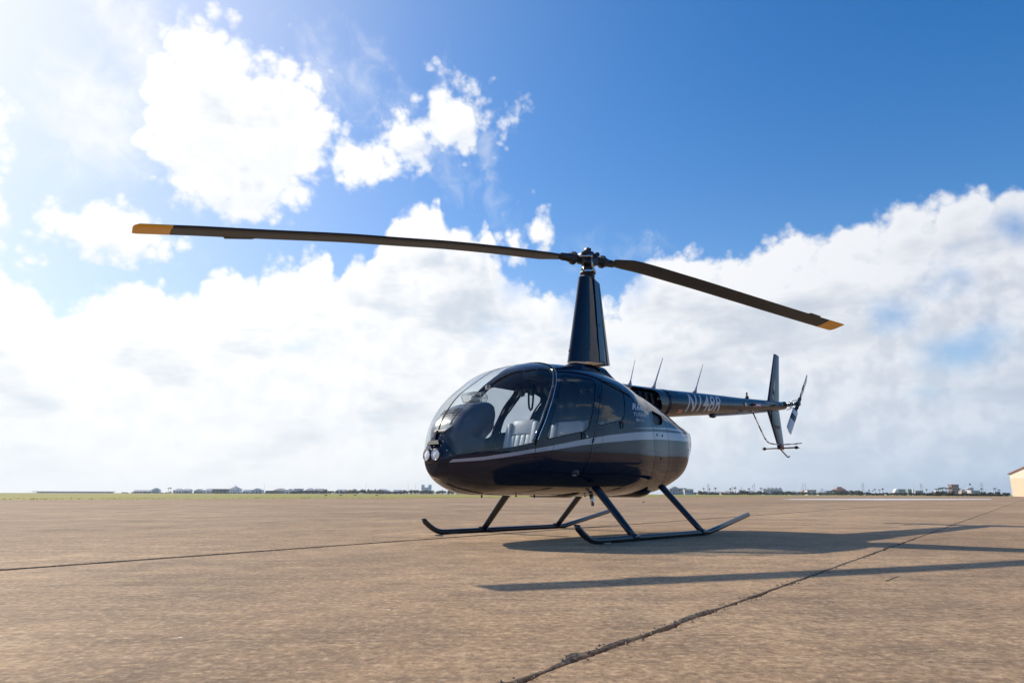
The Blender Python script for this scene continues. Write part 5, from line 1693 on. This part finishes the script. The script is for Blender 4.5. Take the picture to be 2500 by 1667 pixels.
mb = MB(); mb.rings([[(x, y * 0.86, z - 0.01) for x, y, z in ((lerp(0.0, 0.02, t), -lerp(0.105, 0.062, t), lerp(2.03, 3.07, t)), (lerp(0.0, 0.02, t), lerp(0.105, 0.062, t), lerp(2.03, 3.07, t)), (lerp(-0.30, -0.18, t), lerp(0.07, 0.04, t), lerp(2.03, 3.07, t)), (lerp(-0.30, -0.18, t), -lerp(0.07, 0.04, t), lerp(2.03, 3.07, t)))] for t in (0, 1)], 0, False)
mb.build('mast_slot_filler', BLACK, o_)
mb = MB()
for t, off in ((0.02, 0.02), (0.02, 0.07), (0.02, 0.12), (0.45, 0.02), (0.45, 0.05)):
    xm = lerp(-0.035, 0.012, t) - 0.035 - off
    mb.lathe([(0.006, -0.004), (0.004, 0.003)], axis_M((xm, lerp(0.122, 0.076, t) * (1.0 - off * 2.2), lerp(2.02, 3.09, t)), (-0.3, 1, 0)), 8)
mb.build('fairing_screws', BLACK, o2)['kind'] = 'stuff'
def mast_ring(t, off):
    i = int(round(t * 14))
    return [Vector((x, y * (1 + off / 0.12), z)) for x, y, z in rf[i][1:-4]]
for t in (0.14,):
    MB().tube(mast_ring(t, 0.0006), 0.0022, 5).build('fairing_seam', SEAL, o_)
MB().tube([(0.41, 0.05, 2.09), (0.46, 0.03, 2.10)], 0.006, 6).build('mast_probe', BLACK, o_)

mb = MB(); mb.tube([(0, 0, 2.95), (0, 0, 3.33)], 0.045, 20)
mastt = mb.build('rotor_mast', STEEL, heli)
mb = MB()
mb.lathe([(0.075, 3.085), (0.085, 3.10), (0.085, 3.135), (0.07, 3.14), (0.07, 3.155), (0.095, 3.16), (0.10, 3.165), (0.10, 3.20), (0.075, 3.205), (0.075, 3.215), (0.092, 3.22), (0.085, 3.232), (0.06, 3.235), (0.055, 3.30)], None, 28)
swash = mb.build('swashplate', DARKMET, mastt)
mb = MB(); mb.lathe([(0.1015, 3.172), (0.1015, 3.192)], None, 28, 0, False); mb.build('swashplate_ring', STEEL, swash)
TH = -0.28762
bd = Vector((math.cos(TH), math.sin(TH), 0)); bn = Vector((-math.sin(TH), math.cos(TH), 0))
for s in (1, -1):
    mb = MB()
    p = bn * (0.085 * s); q = bn * (0.13 * s) + bd * (0.03 * s)
    mb.tube([p * 1.2 + Vector((0, 0, 3.18)), q * 0.9 + Vector((0, 0, 3.36))], 0.010, 8)
    mb.tube([p * 1.25 + Vector((0, 0, 3.17)), p * 1.25 + Vector((0, 0, 3.215))], 0.018, 8)
    mb.tube([q * 0.9 + Vector((0, 0, 3.345)), q * 0.9 + Vector((0, 0, 3.38))], 0.016, 8)
    mb.tube([q * 0.9 + Vector((0, 0, 3.37)), bd * (0.20 * s) + bn * (0.04 * s) + Vector((0, 0, 3.35))], 0.014, 8)
    mb.build('pitch_link', STEEL, mastt)
HUB = Vector((0, 0, 3.365))
mh = MB()
Mh = Matrix.Translation(HUB) @ Matrix.Rotation(TH, 4, 'Z')
mh.box((-0.13, -0.055, -0.075), (0.13, 0.055, 0.055), 0, Mh)
mh.box((-0.05, -0.075, -0.08), (0.05, 0.075, 0.085), 0, Mh)
mh.box((-0.035, -0.040, 0.08), (0.035, 0.040, 0.142), 0, Mh)
hub = bevel(mh.build('rotor_hub', DARKMET, heli), 0.010)
mb = MB()
for xx, zz in ((0.085, 0.045), (-0.085, 0.045), (0, 0.0)):
    mb.tube([Mh @ Vector((xx, -0.105, zz)), Mh @ Vector((xx, 0.105, zz))], 0.030, 14)
loose(mb.build('hinge_bolt', BLACK, hub))

# main rotor blades: drooping at rest
RL = [(0.0, 3.345), (0.351, 3.330), (0.612, 3.308), (1.297, 3.255), (1.926, 3.194), (2.506, 3.121), (3.043, 3.055), (3.867, 2.932), (4.555, 2.832), (5.03, 2.757)]
RR = [(0.0, 3.372), (0.294, 3.366), (0.636, 3.370), (1.563, 3.321), (2.653, 3.240), (3.616, 3.165), (4.534, 3.098), (5.03, 3.066)]
AF = [(0, 0), (0.012, 0.028), (0.05, 0.052), (0.12, 0.066), (0.25, 0.072), (0.40, 0.065), (0.60, 0.046), (0.80, 0.022), (0.98, 0.006), (1.0, 0.003),
      (0.98, -0.003), (0.80, -0.010), (0.60, -0.022), (0.40, -0.035), (0.25, -0.042), (0.12, -0.042), (0.05, -0.032), (0.012, -0.016)]
for s, tab in ((1, RL), (-1, RR)):
    b = bd * s; lead = bn * s
    zt_ = np.array(tab)
    zz = lambda r_: float(pchip(zt_[:, 0], zt_[:, 1], np.array([r_]))[0])
    grip = MB()
    pt = lambda r_: b * r_ + Vector((0, 0, zz(r_)))
    grip.tube([pt(0.10), pt(0.205), pt(0.21), pt(0.245), pt(0.25), pt(0.30), pt(0.305), pt(0.40), pt(0.43)], [0.052, 0.052, 0.074, 0.074, 0.056, 0.056, 0.050, 0.048, 0.034], 20)
    gro = grip.build('blade_grip', DARKMET, hub)
    bl_ = MB()
    for k_ in range(16):
        a = 2 * math.pi * k_ / 16
        c = pt(0.227) + (lead * math.cos(a) + Vector((0, 0, 1)) * math.sin(a)) * 0.076
        bl_.tube([c - b * 0.022, c + b * 0.022], 0.007, 6)
    bl_.build('grip_bolts', DARKMET, gro)['kind'] = 'stuff'
    rings = []
    rs = list(np.linspace(0.36, 0.62, 6)) + list(np.linspace(0.75, 4.5, 36))
    CH = 0.265
    def section(r_, c, pitch, sweep=None, shift=0.0, thick=1.0):
        p = pt(r_)
        zdir = Vector((0, 0, 1))
        ch = -lead * math.cos(pitch) - zdir * math.sin(pitch) * 1.0     # from leading to trailing edge
        nn = zdir * math.cos(pitch) - lead * math.sin(pitch)
        ring = []
        for f, h in AF:
            q = p + ch * ((f - 0.30) * c + shift) + nn * (h * c * thick)
            if sweep: q += b * sweep(f)
            ring.append(q)
        return ring
    pit = R(0.5) if s == 1 else R(-9.5)
    for r_ in rs:
        g_ = min(1, max(0, (r_ - 0.36) / 0.26))
        rings.append(section(r_, lerp(0.17, CH, g_), pit, None, lerp(0.0, 0.0, g_), lerp(1.5, 1.0, g_)))
    tipc = lambda f: -0.05 * max(0.0, 0.35 - f) ** 1.2
    cut = section(4.72 if s == 1 else 4.58, CH, pit, tipc)
    end = section(4.985 if s == 1 else 4.91, CH, pit, tipc)
    end2 = section(5.025 if s == 1 else 4.95, CH * 0.86, pit, tipc, 0.012, 0.5)
    bl = MB()
    bl.rings(rings + [cut], 0, True, False)
    bl.rings([cut, end, end2], 1, True, False)
    n = len(end2)
    base = len(bl.v); bl.raw(end2, [tuple(range(n))], 1)
    bl.raw(rings[0], [tuple(range(n - 1, -1, -1))], 0)
    blo = bl.build('rotor_blade', [BLADE, YELLOW], hub)
    tb = MB()
    r0, r1 = (3.96, 4.26) if s == 1 else (4.05, 4.33)
    A0, A1 = section(r0, CH, pit), section(r1, CH, pit)
    te0, te1 = A0[9], A1[9]
    ext = -lead * 0.035
    tb.rings([[te0 + lead * 0.02 + Vector((0, 0, 0.003)), te0 + lead * 0.02 - Vector((0, 0, 0.003)), te0 + ext - b * -0.03 - Vector((0, 0, 0.002)), te0 + ext + b * 0.03 + Vector((0, 0, 0.002))],
              [te1 + lead * 0.02 + Vector((0, 0, 0.003)), te1 + lead * 0.02 - Vector((0, 0, 0.003)), te1 + ext - b * 0.02 - Vector((0, 0, 0.002)), te1 + ext - b * 0.02 + Vector((0, 0, 0.002))]], 0, False)
    tb.build('trim_tab', BLADE, blo)

# ---- landing gear
for sd in (1, -1):
    y = 1.06 * sd
    pts = [(1.70, 0.185), (1.66, 0.150), (1.60, 0.105), (1.54, 0.070), (1.48, 0.045), (1.42, 0.034), (1.34, 0.031), (-0.70, 0.031), (-0.76, 0.034), (-0.84, 0.045), (-1.80, 0.205)]
    mb = MB(); mb.tube([(x, y, z) for x, z in pts], 0.030, 16)
    sk = mb.build('skid', GEAR, heli)
    # square cut toe
    me = sk.data
    for i in range(16):
        me.vertices[i].co.z = 0.185
        me.vertices[i].co.x = 1.685 + (me.vertices[i].co.x - 1.70) * 1.25
    for x in (1.25, 0.764, 0.10, -0.609):
        w_ = MB(); w_.box((x - 0.06, y - 0.022, 0.0005), (x + 0.06, y + 0.022, 0.012)); w_.build('skid_shoe', STEEL if x == 1.25 else BLACK, sk)
    for xx, yt, zt_ in ((0.764, 0.60, 0.52), (-0.609, 0.555, 0.545)):
        lg = MB()
        rings = []
        for t in np.linspace(0, 1, 9):
            yy, z_ = lerp(1.045, yt, t), lerp(0.052, zt_, t)
            ax_, ay_ = lerp(0.042, 0.058, t), lerp(0.030, 0.036, t)
            dirv = Vector((0, yt - 1.045, zt_ - 0.052)).normalized()
            side = Vector((0, -dirv.z, dirv.y))
            rings.append([Vector((xx, 0, 0)) + Vector((0, yy * sd, z_)) + Vector((ax_ * math.cos(a), side.y * sd * ay_ * math.sin(a), side.z * ay_ * math.sin(a))) for a in np.linspace(0, 2 * np.pi, 18, endpoint=False)])
        lg.rings(rings)
        leg = lg.build('landing_leg', GEAR, heli)
        ft = MB(); ft.tube([(xx - 0.055, y, 0.038), (xx + 0.055, y, 0.038)], 0.0365, 14); ft.build('leg_clamp', GEAR, leg)
        bt = MB()
        for dx in (-0.035, 0.035):
            bt.tube([(xx + dx, y + 0.036 * sd, 0.045), (xx + dx, y + 0.045 * sd, 0.045)], 0.007, 6)
        loose(bt.build('clamp_bolt', STEEL, leg))
# cross tube fairings under the belly
for xx in (0.764, -0.609):
    mb = MB()
    mb.rings([[(xx + ax_ * math.cos(a), y, 0.452 + dz + az_ * math.sin(a)) for a in np.linspace(0, 2 * np.pi, 16, endpoint=False)] for y, ax_, az_, dz in
              ((-0.40, 0.02, 0.012, 0.035), (-0.34, 0.07, 0.030, 0.018), (-0.25, 0.10, 0.040, 0.0), (0.25, 0.10, 0.040, 0.0), (0.34, 0.07, 0.030, 0.018), (0.40, 0.02, 0.012, 0.035))])
    mb.build('cross_tube', GEAR, heli)
# belly fittings
mb = MB(); mb.lathe([(0.001, 0.018), (0.03, 0.012), (0.042, -0.004), (0.03, -0.02)], axis_M((1.156, Yside(1.156, 0.66), 0.66), (0, 1, -0.25)) @ Matrix.Diagonal((1.5, 1, 1, 1)), 20, 0, False); mb.build('belly_light', LENS, heli)
MB().lathe([(0.03, -0.006), (0.02, -0.012), (0.001, -0.014)], axis_M((1.156, Yside(1.156, 0.66), 0.66), (0, 1, -0.25)) @ Matrix.Diagonal((1.5, 1, 1, 1)), 20, 0, False).build('belly_light_bowl', CHROME, heli)
for x, y, l in ((1.95, 0.12, 0.045), (1.55, 0.2, 0.03), (1.16, 0.1, 0.05), (0.55, 0.30, 0.03), (0.30, 0.20, 0.02)):
    MB().tube([(x, y, 0.44), (x, y, 0.437 - l * 0.55)], 0.008, 8).build('belly_drain', DARKMET, heli)
MB().tube([(0.52, 0.36, 0.45), (0.50, 0.36, 0.36), (0.495, 0.36, 0.325)], [0.022, 0.02, 0.016], 8).build('belly_blade_antenna', STEEL, heli)
mb = MB(); mb.box((-0.95, -0.13, 0.425), (-0.55, 0.13, 0.47)); bevel(mb.build('exhaust_drain_pan', BLACK, heli), 0.02)
# low pilot window wiper-like scratch: belly access strip with hinges near the nose
mb = MB()
for t in np.linspace(0, 1, 9)[:-1]:
    pass
line = []
for y_, z_ in ((0.02, 0.545), (0.05, 0.52), (0.08, 0.50), (0.11, 0.485), (0.14, 0.470), (0.17, 0.458)):
    x = 2.0
    for _ in range(200):
        if G(np.array([[x, y_, z_]]))[0] > 0: break
        x += 0.004
    line.append((x, y_, z_))
MB().tube(line, 0.007, 6).build('nose_belly_hinge', BLACK, heli)
